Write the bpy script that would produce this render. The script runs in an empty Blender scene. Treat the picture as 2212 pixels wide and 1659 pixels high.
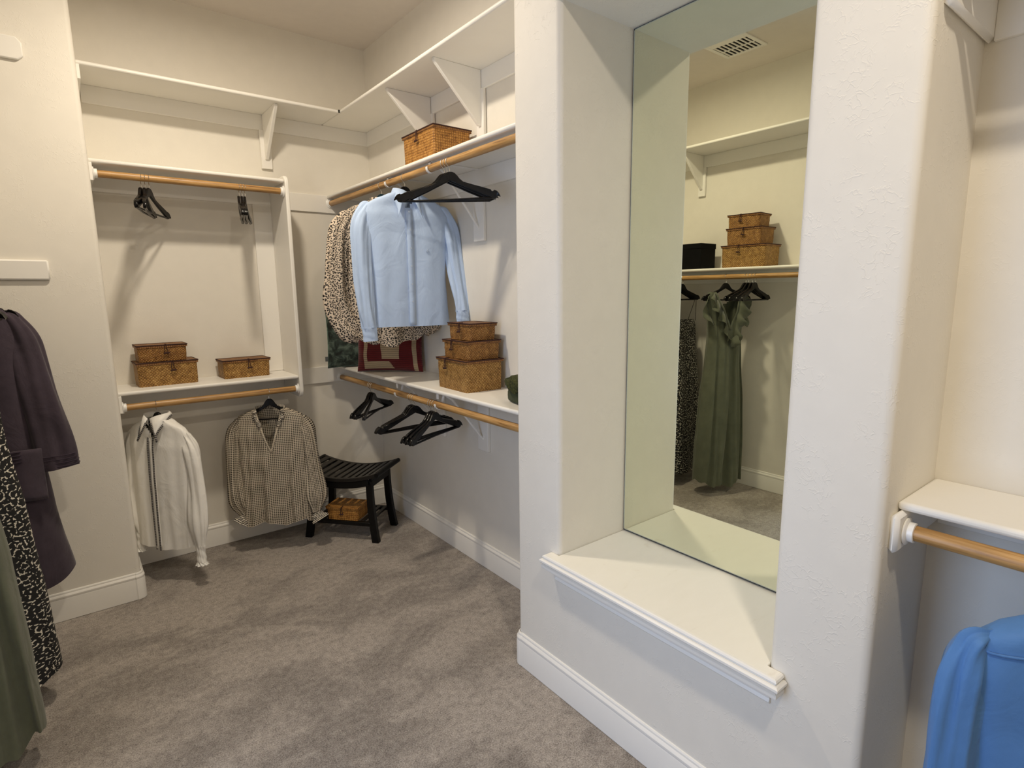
import bpy, bmesh, math, random
import numpy as np
from mathutils import Vector, Matrix

# ------------------------------------------------------------------ scene, camera, light
S = bpy.context.scene
COL = S.collection
H = 1.5                                   # eye height of the photograph
PI = math.pi
def R(a): return math.radians(a)

cam_d = bpy.data.cameras.new('camera')
cam = bpy.data.objects.new('camera', cam_d); COL.objects.link(cam)
RX = Vector((0.78675599, -0.61714883, -0.01193042))
DN = Vector((-0.10946342, -0.12047287, -0.98666309))
FW = Vector((0.60748068, 0.77756904, -0.16233797))
Rm = Matrix((( RX.x, -DN.x, -FW.x), (RX.y, -DN.y, -FW.y), (RX.z, -DN.z, -FW.z)))
cam.matrix_world = Matrix.Translation((0, 0, H)) @ Rm.to_4x4()
cam_d.sensor_width = 36.0
cam_d.lens = 36.0 * 1210.5677 / 2212.0
cam_d.clip_start = 0.05
S.camera = cam

w = bpy.data.worlds.new('world'); S.world = w; w.use_nodes = True
w.node_tree.nodes['Background'].inputs[0].default_value = (0.75, 0.85, 1.0, 1)
w.node_tree.nodes['Background'].inputs[1].default_value = 0.6

def area(name, loc, rot, size, power, col, shape='DISK', sy=None):
    l = bpy.data.lights.new(name, 'AREA'); l.shape = shape; l.size = size
    if sy: l.size_y = sy
    l.energy = power; l.color = col
    o = bpy.data.objects.new(name, l); COL.objects.link(o)
    o.location = loc; o.rotation_euler = rot
    return o
# two ceiling lamps of the closet (their shadows are the ones in the photo), and daylight through the door
area('lamp_light', (0.55, 2.38, 2.975), (0, 0, 0), 0.14, 30, (1.0, 0.87, 0.69))
area('lamp_light', (0.50, -0.15, 2.975), (0, 0, 0), 0.14, 27, (1.0, 0.875, 0.70))
area('doorway_daylight', (-1.30, 1.00, 1.30), (R(90), 0, R(-90)), 1.0, 40, (0.48, 0.66, 1.0), 'RECTANGLE', 2.0)
S.view_settings.view_transform = 'Standard'
S.view_settings.look = 'None'
S.view_settings.gamma = 1.0
S.view_settings.use_curve_mapping = False
S.view_settings.exposure = -0.27
S.cycles.max_bounces = 12
S.cycles.diffuse_bounces = 7
S.cycles.glossy_bounces = 5
S.cycles.caustics_reflective = True
S.cycles.sample_clamp_indirect = 6.0

# ------------------------------------------------------------------ materials
def nm(name):
    m = bpy.data.materials.new(name); m.use_nodes = True
    nt = m.node_tree; b = nt.nodes['Principled BSDF']
    return m, nt, b
def N(nt, typ, **kw):
    n = nt.nodes.new(typ)
    for k, v in kw.items():
        if k in n.inputs: n.inputs[k].default_value = v
        else: setattr(n, k, v)
    return n
def L(nt, a, b): nt.links.new(a, b)
def coords(nt, kind='Object', scale=(1, 1, 1), rot=(0, 0, 0)):
    t = nt.nodes.new('ShaderNodeTexCoord'); mp = nt.nodes.new('ShaderNodeMapping')
    mp.inputs['Scale'].default_value = scale; mp.inputs['Rotation'].default_value = rot
    L(nt, t.outputs[kind], mp.inputs[0]); return mp.outputs[0]
def ramp(nt, fac, stops, interp='LINEAR'):
    r = nt.nodes.new('ShaderNodeValToRGB'); r.color_ramp.interpolation = interp
    e = r.color_ramp.elements
    while len(e) < len(stops): e.new(0.5)
    for i, (p, c) in enumerate(stops):
        e[i].position = p; e[i].color = (*c, 1) if len(c) == 3 else c
    L(nt, fac, r.inputs[0]); return r.outputs[0]
def bump(nt, b, h, strength, dist=0.01, prev=None):
    n = N(nt, 'ShaderNodeBump', Strength=strength, Distance=dist)
    L(nt, h, n.inputs['Height'])
    if prev: L(nt, prev, n.inputs['Normal'])
    L(nt, n.outputs[0], b.inputs['Normal']); return n.outputs[0]
def M2(nt, op, a, b=None, v=None):
    n = nt.nodes.new('ShaderNodeMath'); n.operation = op
    for i, q in enumerate((a, b)):
        if q is None: continue
        if isinstance(q, (int, float)): n.inputs[i].default_value = q
        else: L(nt, q, n.inputs[i])
    return n.outputs[0]
def mixc(nt, fac, a, b):
    n = nt.nodes.new('ShaderNodeMix'); n.data_type = 'RGBA'
    if isinstance(fac, (int, float)): n.inputs[0].default_value = fac
    else: L(nt, fac, n.inputs[0])
    for i, q in ((6, a), (7, b)):
        if isinstance(q, tuple): n.inputs[i].default_value = (*q, 1)
        else: L(nt, q, n.inputs[i])
    return n.outputs[2]

def plain(name, col, rough=0.5, spec=0.5, metal=0.0, bumpamt=0.0, bscale=300, var=0.06, sheen=0.0, coat=0.0):
    m, nt, b = nm(name)
    b.inputs['Roughness'].default_value = rough; b.inputs['Metallic'].default_value = metal
    b.inputs['Specular IOR Level'].default_value = spec
    b.inputs['Sheen Weight'].default_value = sheen
    b.inputs['Coat Weight'].default_value = coat
    c = coords(nt)
    n = N(nt, 'ShaderNodeTexNoise', Scale=bscale * 0.12, Detail=4.0); L(nt, c, n.inputs['Vector'])
    d = tuple(x * (1 - var) for x in col); l = tuple(min(1, x * (1 + var)) for x in col)
    L(nt, ramp(nt, n.outputs[0], [(0.3, d), (0.7, l)]), b.inputs['Base Color'])
    if bumpamt:
        n2 = N(nt, 'ShaderNodeTexNoise', Scale=float(bscale), Detail=2.0); L(nt, c, n2.inputs['Vector'])
        bump(nt, b, n2.outputs[0], bumpamt, 0.002)
    return m

def wall_paint(name, col, strength):
    """painted drywall with a hand-trowelled skip texture: thin curled ridges in patches"""
    m, nt, b = nm(name)
    b.inputs['Roughness'].default_value = 0.55; b.inputs['Specular IOR Level'].default_value = 0.3
    c = coords(nt)
    n0 = N(nt, 'ShaderNodeTexNoise', Scale=14.0, Detail=3.0); L(nt, c, n0.inputs['Vector'])
    L(nt, ramp(nt, n0.outputs[0], [(0.3, tuple(x * .97 for x in col)), (0.7, col)]), b.inputs['Base Color'])
    warp = N(nt, 'ShaderNodeTexNoise', Scale=18.0, Detail=3.0); L(nt, c, warp.inputs['Vector'])
    add = nt.nodes.new('ShaderNodeMixRGB'); add.blend_type = 'ADD'; add.inputs[0].default_value = 0.07
    L(nt, c, add.inputs[1]); L(nt, warp.outputs['Color'], add.inputs[2])
    v = nt.nodes.new('ShaderNodeTexVoronoi'); v.feature = 'DISTANCE_TO_EDGE'; v.inputs['Scale'].default_value = 58.0
    L(nt, add.outputs[0], v.inputs['Vector'])
    ridge = ramp(nt, v.outputs['Distance'], [(0.0, (1, 1, 1)), (0.09, (0, 0, 0))])
    p = N(nt, 'ShaderNodeTexNoise', Scale=7.0, Detail=4.0, Roughness=0.65); L(nt, c, p.inputs['Vector'])
    patch = ramp(nt, p.outputs[0], [(0.47, (0, 0, 0)), (0.56, (1, 1, 1))])
    br = N(nt, 'ShaderNodeTexNoise', Scale=55.0, Detail=2.0); L(nt, c, br.inputs['Vector'])
    brk = ramp(nt, br.outputs[0], [(0.46, (0, 0, 0)), (0.54, (1, 1, 1))])
    h = M2(nt, 'MULTIPLY', M2(nt, 'MULTIPLY', ridge, patch), brk)
    f = N(nt, 'ShaderNodeTexNoise', Scale=160.0, Detail=3.0); L(nt, c, f.inputs['Vector'])
    h2 = M2(nt, 'ADD', h, M2(nt, 'MULTIPLY', f.outputs[0], 0.16))
    bump(nt, b, h2, strength, 0.0016)
    return m
WALL = (0.80, 0.765, 0.69)
m_wall = wall_paint('wall_paint', WALL, 0.30)
m_wall2 = wall_paint('alcove_paint', WALL, 0.16)
m_ceil = plain('ceiling_paint', (0.76, 0.71, 0.655), 0.8, 0.2, bumpamt=0.1, bscale=160, var=0.015)
m_trim = plain('white_trim_paint', (0.86, 0.84, 0.79), 0.38, 0.5, bumpamt=0.03, bscale=40, var=0.01)
m_shelf = plain('white_shelf_paint', (0.85, 0.83, 0.775), 0.4, 0.45, bumpamt=0.03, bscale=60, var=0.012)
m_plastic = plain('white_plastic', (0.88, 0.87, 0.84), 0.25, 0.5, var=0.01)
m_wmetal = plain('white_coated_steel', (0.86, 0.85, 0.82), 0.3, 0.5, var=0.01)
m_chrome = plain('steel_wire', (0.80, 0.78, 0.74), 0.22, 0.5, metal=1.0, var=0.02)
m_black = plain('black_lacquer_wood', (0.006, 0.0055, 0.0055), 0.20, 0.22, var=0.2, bscale=80)
m_teal = plain('teal_black_wood', (0.010, 0.035, 0.05), 0.3, 0.5, var=0.2)
m_stool = plain('black_stained_wood', (0.005, 0.0045, 0.004), 0.42, 0.2, var=0.3, bscale=90, bumpamt=0.08)
m_slat = plain('black_stained_slat_wood', (0.012, 0.010, 0.008), 0.36, 0.35, var=0.3, bscale=90, bumpamt=0.1)
m_dark = plain('dark_gap', (0.02, 0.018, 0.015), 0.8, 0.1)
m_seam = plain('mirror_edge_glass', (0.42, 0.44, 0.36), 0.15, 0.5)
m_blackbox = plain('black_card', (0.003, 0.003, 0.003), 0.7, 0.12)
m_cord = plain('dark_brown_cord', (0.05, 0.022, 0.018), 0.7, 0.2)

def mk_marble():
    m, nt, b = nm('cream_sill_paint'); b.inputs['Roughness'].default_value = 0.33
    c = coords(nt, scale=(1, 3, 1), rot=(0, 0, R(25)))
    n = N(nt, 'ShaderNodeTexNoise', Scale=7.0, Detail=7.0, Roughness=0.6, Distortion=0.8); L(nt, c, n.inputs['Vector'])
    L(nt, ramp(nt, n.outputs[0], [(0.30, (0.84, 0.80, 0.72)), (0.38, (0.90, 0.875, 0.80)), (0.75, (0.92, 0.895, 0.825))]), b.inputs['Base Color'])
    return m
m_sill = mk_marble()

def mk_mirror():
    m, nt, b = nm('mirror_silver')
    b.inputs['Base Color'].default_value = (0.815, 0.845, 0.70, 1); b.inputs['Metallic'].default_value = 1.0
    b.inputs['Roughness'].default_value = 0.0
    return m
m_mirror = mk_mirror()

def mk_wood():
    m, nt, b = nm('oiled_pine_rod'); b.inputs['Roughness'].default_value = 0.38
    c = coords(nt, scale=(1.0, 1.0, 0.055))
    n = N(nt, 'ShaderNodeTexNoise', Scale=110.0, Detail=5.0, Roughness=0.6); L(nt, c, n.inputs['Vector'])
    L(nt, ramp(nt, n.outputs[0], [(0.28, (0.17, 0.075, 0.022)), (0.42, (0.37, 0.20, 0.065)), (0.6, (0.53, 0.31, 0.115)), (0.8, (0.62, 0.39, 0.17))]), b.inputs['Base Color'])
    bump(nt, b, n.outputs[0], 0.12, 0.001)
    return m
m_wood = mk_wood()

def mk_carpet():
    m, nt, b = nm('taupe_carpet'); b.inputs['Roughness'].default_value = 0.95
    b.inputs['Specular IOR Level'].default_value = 0.1; b.inputs['Sheen Weight'].default_value = 0.25
    c = coords(nt)
    # brushed pile: broad swaths left by the vacuum and by feet
    wp = N(nt, 'ShaderNodeTexNoise', Scale=1.6, Detail=2.0); L(nt, c, wp.inputs['Vector'])
    ad = nt.nodes.new('ShaderNodeMixRGB'); ad.blend_type = 'ADD'; ad.inputs[0].default_value = 0.5
    L(nt, c, ad.inputs[1]); L(nt, wp.outputs['Color'], ad.inputs[2])
    mp = nt.nodes.new('ShaderNodeMapping'); mp.inputs['Scale'].default_value = (1.5, 2.4, 1.0); mp.inputs['Rotation'].default_value = (0, 0, R(-38))
    L(nt, ad.outputs[0], mp.inputs[0])
    big = N(nt, 'ShaderNodeTexNoise', Scale=1.9, Detail=3.5, Roughness=0.58); L(nt, mp.outputs[0], big.inputs['Vector'])
    sw = ramp(nt, big.outputs[0], [(0.40, (0.0, 0.0, 0.0)), (0.56, (1, 1, 1))])
    fine = N(nt, 'ShaderNodeTexNoise', Scale=210.0, Detail=3.0, Roughness=0.8); L(nt, c, fine.inputs['Vector'])
    mid = N(nt, 'ShaderNodeTexNoise', Scale=38.0, Detail=3.0, Roughness=0.7); L(nt, c, mid.inputs['Vector'])
    fm = M2(nt, 'ADD', M2(nt, 'MULTIPLY', fine.outputs[0], 0.72), M2(nt, 'MULTIPLY', mid.outputs[0], 0.28))
    dark = ramp(nt, fm, [(0.36, (0.095, 0.080, 0.066)), (0.5, (0.29, 0.25, 0.215)), (0.64, (0.48, 0.435, 0.385))])
    lite = ramp(nt, fm, [(0.36, (0.16, 0.137, 0.115)), (0.5, (0.43, 0.375, 0.325)), (0.64, (0.66, 0.60, 0.535))])
    L(nt, mixc(nt, sw, dark, lite), b.inputs['Base Color'])
    bump(nt, b, fm, 0.9, 0.008)
    return m
m_carpet = mk_carpet()

def mk_weave(name, c0, c1, c2, s=0.0135, rows=False):
    """twill-woven seagrass: short flat strands crossing over and under, in UV metres"""
    m, nt, b = nm(name); b.inputs['Roughness'].default_value = 0.5; b.inputs['Specular IOR Level'].default_value = 0.35
    tc = nt.nodes.new('ShaderNodeTexCoord'); mp = nt.nodes.new('ShaderNodeMapping')
    mp.inputs['Scale'].default_value = (1 / s, 1 / s, 1); mp.inputs['Rotation'].default_value = (0, 0, 0 if rows else R(45))
    wn = N(nt, 'ShaderNodeTexNoise', Scale=70.0, Detail=1.0); L(nt, tc.outputs['Object'], wn.inputs['Vector'])
    wa = nt.nodes.new('ShaderNodeMixRGB'); wa.blend_type = 'ADD'; wa.inputs[0].default_value = 0.011 if not rows else 0.004
    L(nt, tc.outputs['UV'], wa.inputs[1]); L(nt, wn.outputs['Color'], wa.inputs[2]); L(nt, wa.outputs[0], mp.inputs[0])
    sep = nt.nodes.new('ShaderNodeSeparateXYZ'); L(nt, mp.outputs[0], sep.inputs[0])
    X, Y = sep.outputs[0], sep.outputs[1]
    ch = M2(nt, 'MODULO', M2(nt, 'ADD', M2(nt, 'FLOOR', X), M2(nt, 'FLOOR', Y)), 2.0)
    ch = M2(nt, 'ABSOLUTE', ch)
    sx = M2(nt, 'ABSOLUTE', M2(nt, 'SINE', M2(nt, 'MULTIPLY', X, PI)))
    sy = M2(nt, 'ABSOLUTE', M2(nt, 'SINE', M2(nt, 'MULTIPLY', Y, PI)))
    hx = M2(nt, 'MULTIPLY', sx, M2(nt, 'POWER', sy, 0.5)); hy = M2(nt, 'MULTIPLY', sy, M2(nt, 'POWER', sx, 0.5))
    mix = nt.nodes.new('ShaderNodeMix'); mix.data_type = 'FLOAT'
    L(nt, ch, mix.inputs[0]); L(nt, hx, mix.inputs[2]); L(nt, hy, mix.inputs[3])
    h = mix.outputs[0]
    fib = N(nt, 'ShaderNodeTexNoise', Scale=190.0, Detail=3.0); L(nt, tc.outputs['Object'], fib.inputs['Vector'])
    blot = N(nt, 'ShaderNodeTexNoise', Scale=45.0, Detail=2.0); L(nt, tc.outputs['Object'], blot.inputs['Vector'])
    t = M2(nt, 'ADD', M2(nt, 'MULTIPLY', h, 0.30), M2(nt, 'ADD', M2(nt, 'MULTIPLY', fib.outputs[0], 0.55), M2(nt, 'MULTIPLY', blot.outputs[0], 0.50)))
    L(nt, ramp(nt, t, [(0.36, c0), (0.66, c1), (0.95, c2)]), b.inputs['Base Color'])
    bump(nt, b, h, 0.7, 0.0028)
    return m
m_weave = mk_weave('golden_seagrass', (0.085, 0.036, 0.008), (0.27, 0.135, 0.030), (0.56, 0.35, 0.12), s=0.0105)
m_weave2 = mk_weave('brown_seagrass', (0.065, 0.024, 0.006), (0.25, 0.112, 0.026), (0.48, 0.27, 0.085), s=0.0092)
m_rowweave = mk_weave('coiled_seagrass', (0.08, 0.026, 0.006), (0.34, 0.15, 0.028), (0.62, 0.33, 0.09), s=0.012, rows=True)
m_lidweave = mk_weave('brown_seagrass_lid', (0.05, 0.018, 0.006), (0.20, 0.085, 0.024), (0.38, 0.19, 0.06), s=0.010, rows=True)

def cloth(name, col, rough=0.75, sheen=0.15, var=0.08, trans=0.0, weave=900, spec=0.2):
    m, nt, b = nm(name)
    b.inputs['Roughness'].default_value = rough; b.inputs['Sheen Weight'].default_value = sheen
    b.inputs['Specular IOR Level'].default_value = spec
    c = coords(nt)
    n = N(nt, 'ShaderNodeTexNoise', Scale=9.0, Detail=6.0, Roughness=0.65); L(nt, c, n.inputs['Vector'])
    L(nt, ramp(nt, n.outputs[0], [(0.3, tuple(x * (1 - var) for x in col)), (0.7, tuple(min(1, x * (1 + var)) for x in col))]), b.inputs['Base Color'])
    cw = coords(nt, scale=(1, 1, 0.7))
    wr = N(nt, 'ShaderNodeTexNoise', Scale=9.0, Detail=4.0, Roughness=0.5, Distortion=1.0); L(nt, cw, wr.inputs['Vector'])
    fn = N(nt, 'ShaderNodeTexNoise', Scale=float(weave), Detail=1.0); L(nt, c, fn.inputs['Vector'])
    p = bump(nt, b, wr.outputs[0], 0.45, 0.016)
    bump(nt, b, fn.outputs[0], 0.15, 0.001, prev=p)
    return m
m_shirt = cloth('pale_blue_cotton', (0.47, 0.60, 0.82), 0.6, 0.1, 0.03)
m_blue = cloth('bright_blue_cotton', (0.085, 0.215, 0.50), 0.55, 0.1, 0.07)
m_white = cloth('white_satin', (0.90, 0.885, 0.84), 0.42, 0.1, 0.02, spec=0.4)
m_purple = cloth('aubergine_fleece', (0.055, 0.041, 0.055), 0.9, 0.2, 0.2)
m_purple2 = cloth('aubergine_stitching', (0.035, 0.022, 0.038), 0.9, 0.2, 0.2)
m_green = cloth('sage_green_linen', (0.118, 0.128, 0.088), 0.8, 0.15, 0.14, weave=700)
m_button = plain('shell_button', (0.52, 0.62, 0.76), 0.25, 0.5)

def mk_velvet():
    m, nt, b = nm('dark_green_velvet'); b.inputs['Roughness'].default_value = 0.75
    b.inputs['Sheen Weight'].default_value = 0.8; b.inputs['Sheen Tint'].default_value = (0.35, 0.55, 0.45, 1); b.inputs['Sheen Roughness'].default_value = 0.3
    c = coords(nt)
    n = N(nt, 'ShaderNodeTexNoise', Scale=19.0, Detail=5.0, Roughness=0.65, Distortion=0.5); L(nt, c, n.inputs['Vector'])
    L(nt, ramp(nt, n.outputs[0], [(0.38, (0.006, 0.010, 0.007)), (0.5, (0.030, 0.048, 0.036)), (0.62, (0.11, 0.15, 0.118))]), b.inputs['Base Color'])
    bump(nt, b, n.outputs[0], 0.5, 0.01)
    return m
m_velvet = mk_velvet()
def mk_knit(name, col):
    m, nt, b = nm(name); b.inputs['Roughness'].default_value = 0.9; b.inputs['Sheen Weight'].default_value = 0.2
    c = coords(nt, 'UV', scale=(1, 1, 1))
    wv = nt.nodes.new('ShaderNodeTexWave'); wv.wave_type = 'BANDS'; wv.bands_direction = 'Y'
    wv.inputs['Scale'].default_value = 26.0; wv.inputs['Distortion'].default_value = 1.0; wv.inputs['Detail'].default_value = 2.0
    L(nt, c, wv.inputs['Vector'])
    L(nt, ramp(nt, wv.outputs[0], [(0.1, tuple(x * .6 for x in col)), (0.6, col)]), b.inputs['Base Color'])
    bump(nt, b, wv.outputs[0], 0.5, 0.003)
    return m
m_redknit = mk_knit('deep_red_wool', (0.135, 0.004, 0.006))
m_creamknit = mk_knit('cream_wool', (0.52, 0.40, 0.245))
def mk_fur():
    m, nt, b = nm('olive_plush'); b.inputs['Roughness'].default_value = 0.95; 
    c = coords(nt); n = N(nt, 'ShaderNodeTexNoise', Scale=110.0, Detail=4.0, Roughness=0.8); L(nt, c, n.inputs['Vector'])
    L(nt, ramp(nt, n.outputs[0], [(0.35, (0.02, 0.024, 0.005)), (0.65, (0.105, 0.11, 0.025))]), b.inputs['Base Color'])
    bump(nt, b, n.outputs[0], 1.0, 0.01); return m
m_fur = mk_fur()
m_olive = cloth('dark_olive_suede', (0.045, 0.055, 0.026), 0.85, 0.05, 0.1)

def mk_leopard():
    m, nt, b = nm('cheetah_print_crepe'); b.inputs['Roughness'].default_value = 0.7
    c0 = coords(nt, 'UV')
    wp = N(nt, 'ShaderNodeTexNoise', Scale=55.0, Detail=2.0); L(nt, c0, wp.inputs['Vector'])
    ad = nt.nodes.new('ShaderNodeMixRGB'); ad.blend_type = 'ADD'; ad.inputs[0].default_value = 0.012
    L(nt, c0, ad.inputs[1]); L(nt, wp.outputs['Color'], ad.inputs[2])
    v = nt.nodes.new('ShaderNodeTexVoronoi'); v.voronoi_dimensions = '2D'; v.feature = 'F1'; v.inputs['Scale'].default_value = 104.0; v.inputs['Randomness'].default_value = 0.85
    L(nt, ad.outputs[0], v.inputs['Vector'])
    col = ramp(nt, v.outputs['Distance'], [(0.0, (0.012, 0.009, 0.007)), (0.33, (0.012, 0.009, 0.007)), (0.40, (0.64, 0.53, 0.41))])
    L(nt, col, b.inputs['Base Color'])
    c = coords(nt, scale=(1, 1, .4)); n = N(nt, 'ShaderNodeTexNoise', Scale=22.0, Detail=3.0); L(nt, c, n.inputs['Vector'])
    bump(nt, b, n.outputs[0], 0.4, 0.014); return m
m_leo = mk_leopard()
def mk_squiggle():
    m, nt, b = nm('black_crepe_cream_flecks'); b.inputs['Roughness'].default_value = 0.7
    c0 = coords(nt, 'UV')
    wp = N(nt, 'ShaderNodeTexNoise', Scale=70.0, Detail=1.0); L(nt, c0, wp.inputs['Vector'])
    ad = nt.nodes.new('ShaderNodeMixRGB'); ad.blend_type = 'ADD'; ad.inputs[0].default_value = 0.014
    L(nt, c0, ad.inputs[1]); L(nt, wp.outputs['Color'], ad.inputs[2])
    v = nt.nodes.new('ShaderNodeTexVoronoi'); v.voronoi_dimensions = '2D'; v.feature = 'DISTANCE_TO_EDGE'; v.inputs['Scale'].default_value = 47.0
    L(nt, ad.outputs[0], v.inputs['Vector'])
    e = ramp(nt, v.outputs['Distance'], [(0.0, (1, 1, 1)), (0.085, (1, 1, 1)), (0.12, (0, 0, 0))])
    k = N(nt, 'ShaderNodeTexNoise', Scale=108.0, Detail=0.0); L(nt, c0, k.inputs['Vector'])
    g = ramp(nt, k.outputs[0], [(0.50, (0, 0, 0)), (0.53, (1, 1, 1))])
    L(nt, mixc(nt, M2(nt, 'MULTIPLY', e, g), (0.006, 0.006, 0.006), (0.72, 0.68, 0.58)), b.inputs['Base Color'])
    return m
m_squig = mk_squiggle()
def mk_check():
    m, nt, b = nm('black_cream_dotted_check'); b.inputs['Roughness'].default_value = 0.65
    tc = nt.nodes.new('ShaderNodeTexCoord'); sep = nt.nodes.new('ShaderNodeSeparateXYZ'); L(nt, tc.outputs['UV'], sep.inputs[0])
    P = 0.0103
    def band(q):
        f = M2(nt, 'FRACT', M2(nt, 'DIVIDE', q, P)); f = M2(nt, 'ABSOLUTE', M2(nt, 'SUBTRACT', f, 0.5))
        return M2(nt, 'LESS_THAN', f, 0.27)
    bx, by = band(sep.outputs[0]), band(sep.outputs[1])
    dot = M2(nt, 'MULTIPLY', bx, by); line = M2(nt, 'MAXIMUM', bx, by)
    c1 = mixc(nt, line, (0.62, 0.55, 0.44), (0.40, 0.345, 0.265))
    L(nt, mixc(nt, dot, c1, (0.016, 0.012, 0.009)), b.inputs['Base Color'])
    c = coords(nt, scale=(1, 1, .4)); n = N(nt, 'ShaderNodeTexNoise', Scale=18.0, Detail=3.0); L(nt, c, n.inputs['Vector'])
    bump(nt, b, n.outputs[0], 0.3, 0.012); return m
m_check = mk_check()
def mk_stripe(name, a, bb, period, vert=True):
    m, nt, b = nm(name); b.inputs['Roughness'].default_value = 0.6
    tc = nt.nodes.new('ShaderNodeTexCoord'); sep = nt.nodes.new('ShaderNodeSeparateXYZ'); L(nt, tc.outputs['UV'], sep.inputs[0])
    f = M2(nt, 'FRACT', M2(nt, 'DIVIDE', sep.outputs[1 if vert else 0], period))
    L(nt, mixc(nt, M2(nt, 'LESS_THAN', f, 0.5), a, bb), b.inputs['Base Color']); return m
m_stripe = mk_stripe('black_cream_stripe', (0.02, 0.016, 0.014), (0.66, 0.6, 0.5), 0.0085)
m_trimtape = mk_stripe('black_tape_with_cream_dots', (0.012, 0.012, 0.018), (0.30, 0.28, 0.26), 0.009)

# ------------------------------------------------------------------ mesh helpers
def finish(bm, ang=38):
    bmesh.ops.recalc_face_normals(bm, faces=bm.faces)
    for f in bm.faces: f.smooth = True
    for e in bm.edges:
        if len(e.link_faces) == 2:
            e.smooth = e.calc_face_angle(0) < R(ang)
def obj(name, bm, mat, parent=None, bevel=0.0, seg=2, solid=0.0, recalc=True, sub=0, ang=38, matrix=None):
    if recalc: finish(bm, ang)
    me = bpy.data.meshes.new(name); bm.to_mesh(me); bm.free()
    for m in (mat if isinstance(mat, (list, tuple)) else [mat]): me.materials.append(m)
    o = bpy.data.objects.new(name, me); COL.objects.link(o)
    if parent: o.parent = parent
    if solid:
        md = o.modifiers.new('solid', 'SOLIDIFY'); md.thickness = solid; md.offset = 0
    if bevel:
        md = o.modifiers.new('bevel', 'BEVEL'); md.width = bevel; md.segments = seg; md.limit_method = 'ANGLE'; md.angle_limit = R(40); md.harden_normals = False
    if sub:
        md = o.modifiers.new('sub', 'SUBSURF'); md.levels = sub; md.render_levels = sub
    if matrix is not None: o.matrix_basis = matrix
    return o
def thing(name, label, cat, loc=(0, 0, 0), rz=0.0, group=None):
    o = bpy.data.objects.new(name, None); COL.objects.link(o)
    o.location = loc; o.rotation_euler = (0, 0, rz); o.empty_display_size = 0.05
    o['label'] = label; o['category'] = cat
    if group: o['group'] = group
    return o
def struct(name, bm, mat, **kw):
    o = obj(name, bm, mat, **kw); o['kind'] = 'structure'; return o
def copytree(root, loc=None, rz=None, label=None, group=None):
    def cp(o, par):
        c = o.copy(); COL.objects.link(c); c.parent = par
        for ch in o.children: cp(ch, c)
        return c
    r = cp(root, None)
    if loc is not None: r.location = loc
    if rz is not None: r.rotation_euler = (0, 0, rz)
    if label: r['label'] = label
    if group: r['group'] = group
    return r
def BM(): return bmesh.new()
def box(bm, x0, y0, z0, x1, y1, z1, uv=False):
    vs = [bm.verts.new(p) for p in ((x0, y0, z0), (x1, y0, z0), (x1, y1, z0), (x0, y1, z0), (x0, y0, z1), (x1, y0, z1), (x1, y1, z1), (x0, y1, z1))]
    fs = [bm.faces.new([vs[i] for i in q]) for q in ((3, 2, 1, 0), (4, 5, 6, 7), (0, 1, 5, 4), (1, 2, 6, 5), (2, 3, 7, 6), (3, 0, 4, 7))]
    if uv:
        l = bm.loops.layers.uv.verify()
        for f in fs:
            f.normal_update(); n = f.normal
            for lp in f.loops:
                c = lp.vert.co
                if abs(n.z) > .5: lp[l].uv = (c.x, c.y)
                elif abs(n.x) > .5: lp[l].uv = (c.y, c.z)
                else: lp[l].uv = (c.x, c.z)
    return fs
def prism(bm, poly, z0, z1):
    lo = [bm.verts.new((x, y, z0)) for x, y in poly]; hi = [bm.verts.new((x, y, z1)) for x, y in poly]
    n = len(poly)
    bm.faces.new(lo[::-1]); bm.faces.new(hi)
    for i in range(n): bm.faces.new((lo[i], lo[(i + 1) % n], hi[(i + 1) % n], hi[i]))
def extr(bm, pts, vec):
    a = [bm.verts.new(p) for p in pts]; b = [bm.verts.new(Vector(p) + Vector(vec)) for p in pts]
    n = len(pts); bm.faces.new(a); bm.faces.new(b[::-1])
    for i in range(n): bm.faces.new((a[i], b[i], b[(i + 1) % n], a[(i + 1) % n]))
def loft(bm, rings, closed=True, cap=False, uvs=None):
    V = [[bm.verts.new(p) for p in r] for r in rings]
    n = len(rings[0]); l = bm.loops.layers.uv.verify() if uvs is not None else None
    out = []
    for i in range(len(rings) - 1):
        for j in range(n if closed else n - 1):
            k = (j + 1) % n
            f = bm.faces.new((V[i][j], V[i][k], V[i + 1][k], V[i + 1][j])); out.append(f)
            if l:
                for lp, (a, b_) in zip(f.loops, ((i, j), (i, j + 1), (i + 1, j + 1), (i + 1, j))):
                    lp[l].uv = uvs(a, b_)
    if cap:
        bm.faces.new(V[0][::-1]); bm.faces.new(V[-1])
    return V, out
def frame_of(t, up=Vector((0, 0, 1))):
    t = t.normalized()
    if abs(t.dot(up)) > 0.97: up = Vector((0, 1, 0))
    s = t.cross(up).normalized(); return s, s.cross(t).normalized()
def tube(bm, pts, r, seg=10, cap=True, closed=False):
    pts = [Vector(p) for p in pts]; n = len(pts); rings = []
    t0 = (pts[1] - pts[0]).normalized(); s, u = frame_of(t0)
    prev = t0
    for i, p in enumerate(pts):
        t = (pts[min(i + 1, n - 1)] - pts[max(i - 1, 0)]).normalized()
        q = prev.rotation_difference(t); s = q @ s; u = q @ u; prev = t
        rr = r[i] if isinstance(r, (list, tuple)) else r
        rings.append([p + (s * math.cos(a) + u * math.sin(a)) * rr for a in (2 * PI * k / seg for k in range(seg))])
    loft(bm, rings, cap=cap)
def arc(cx, cy, r, a0, a1, n=8):
    return [(cx + r * math.cos(R(a0 + (a1 - a0) * i / n)), cy + r * math.sin(R(a0 + (a1 - a0) * i / n))) for i in range(n + 1)]
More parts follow.
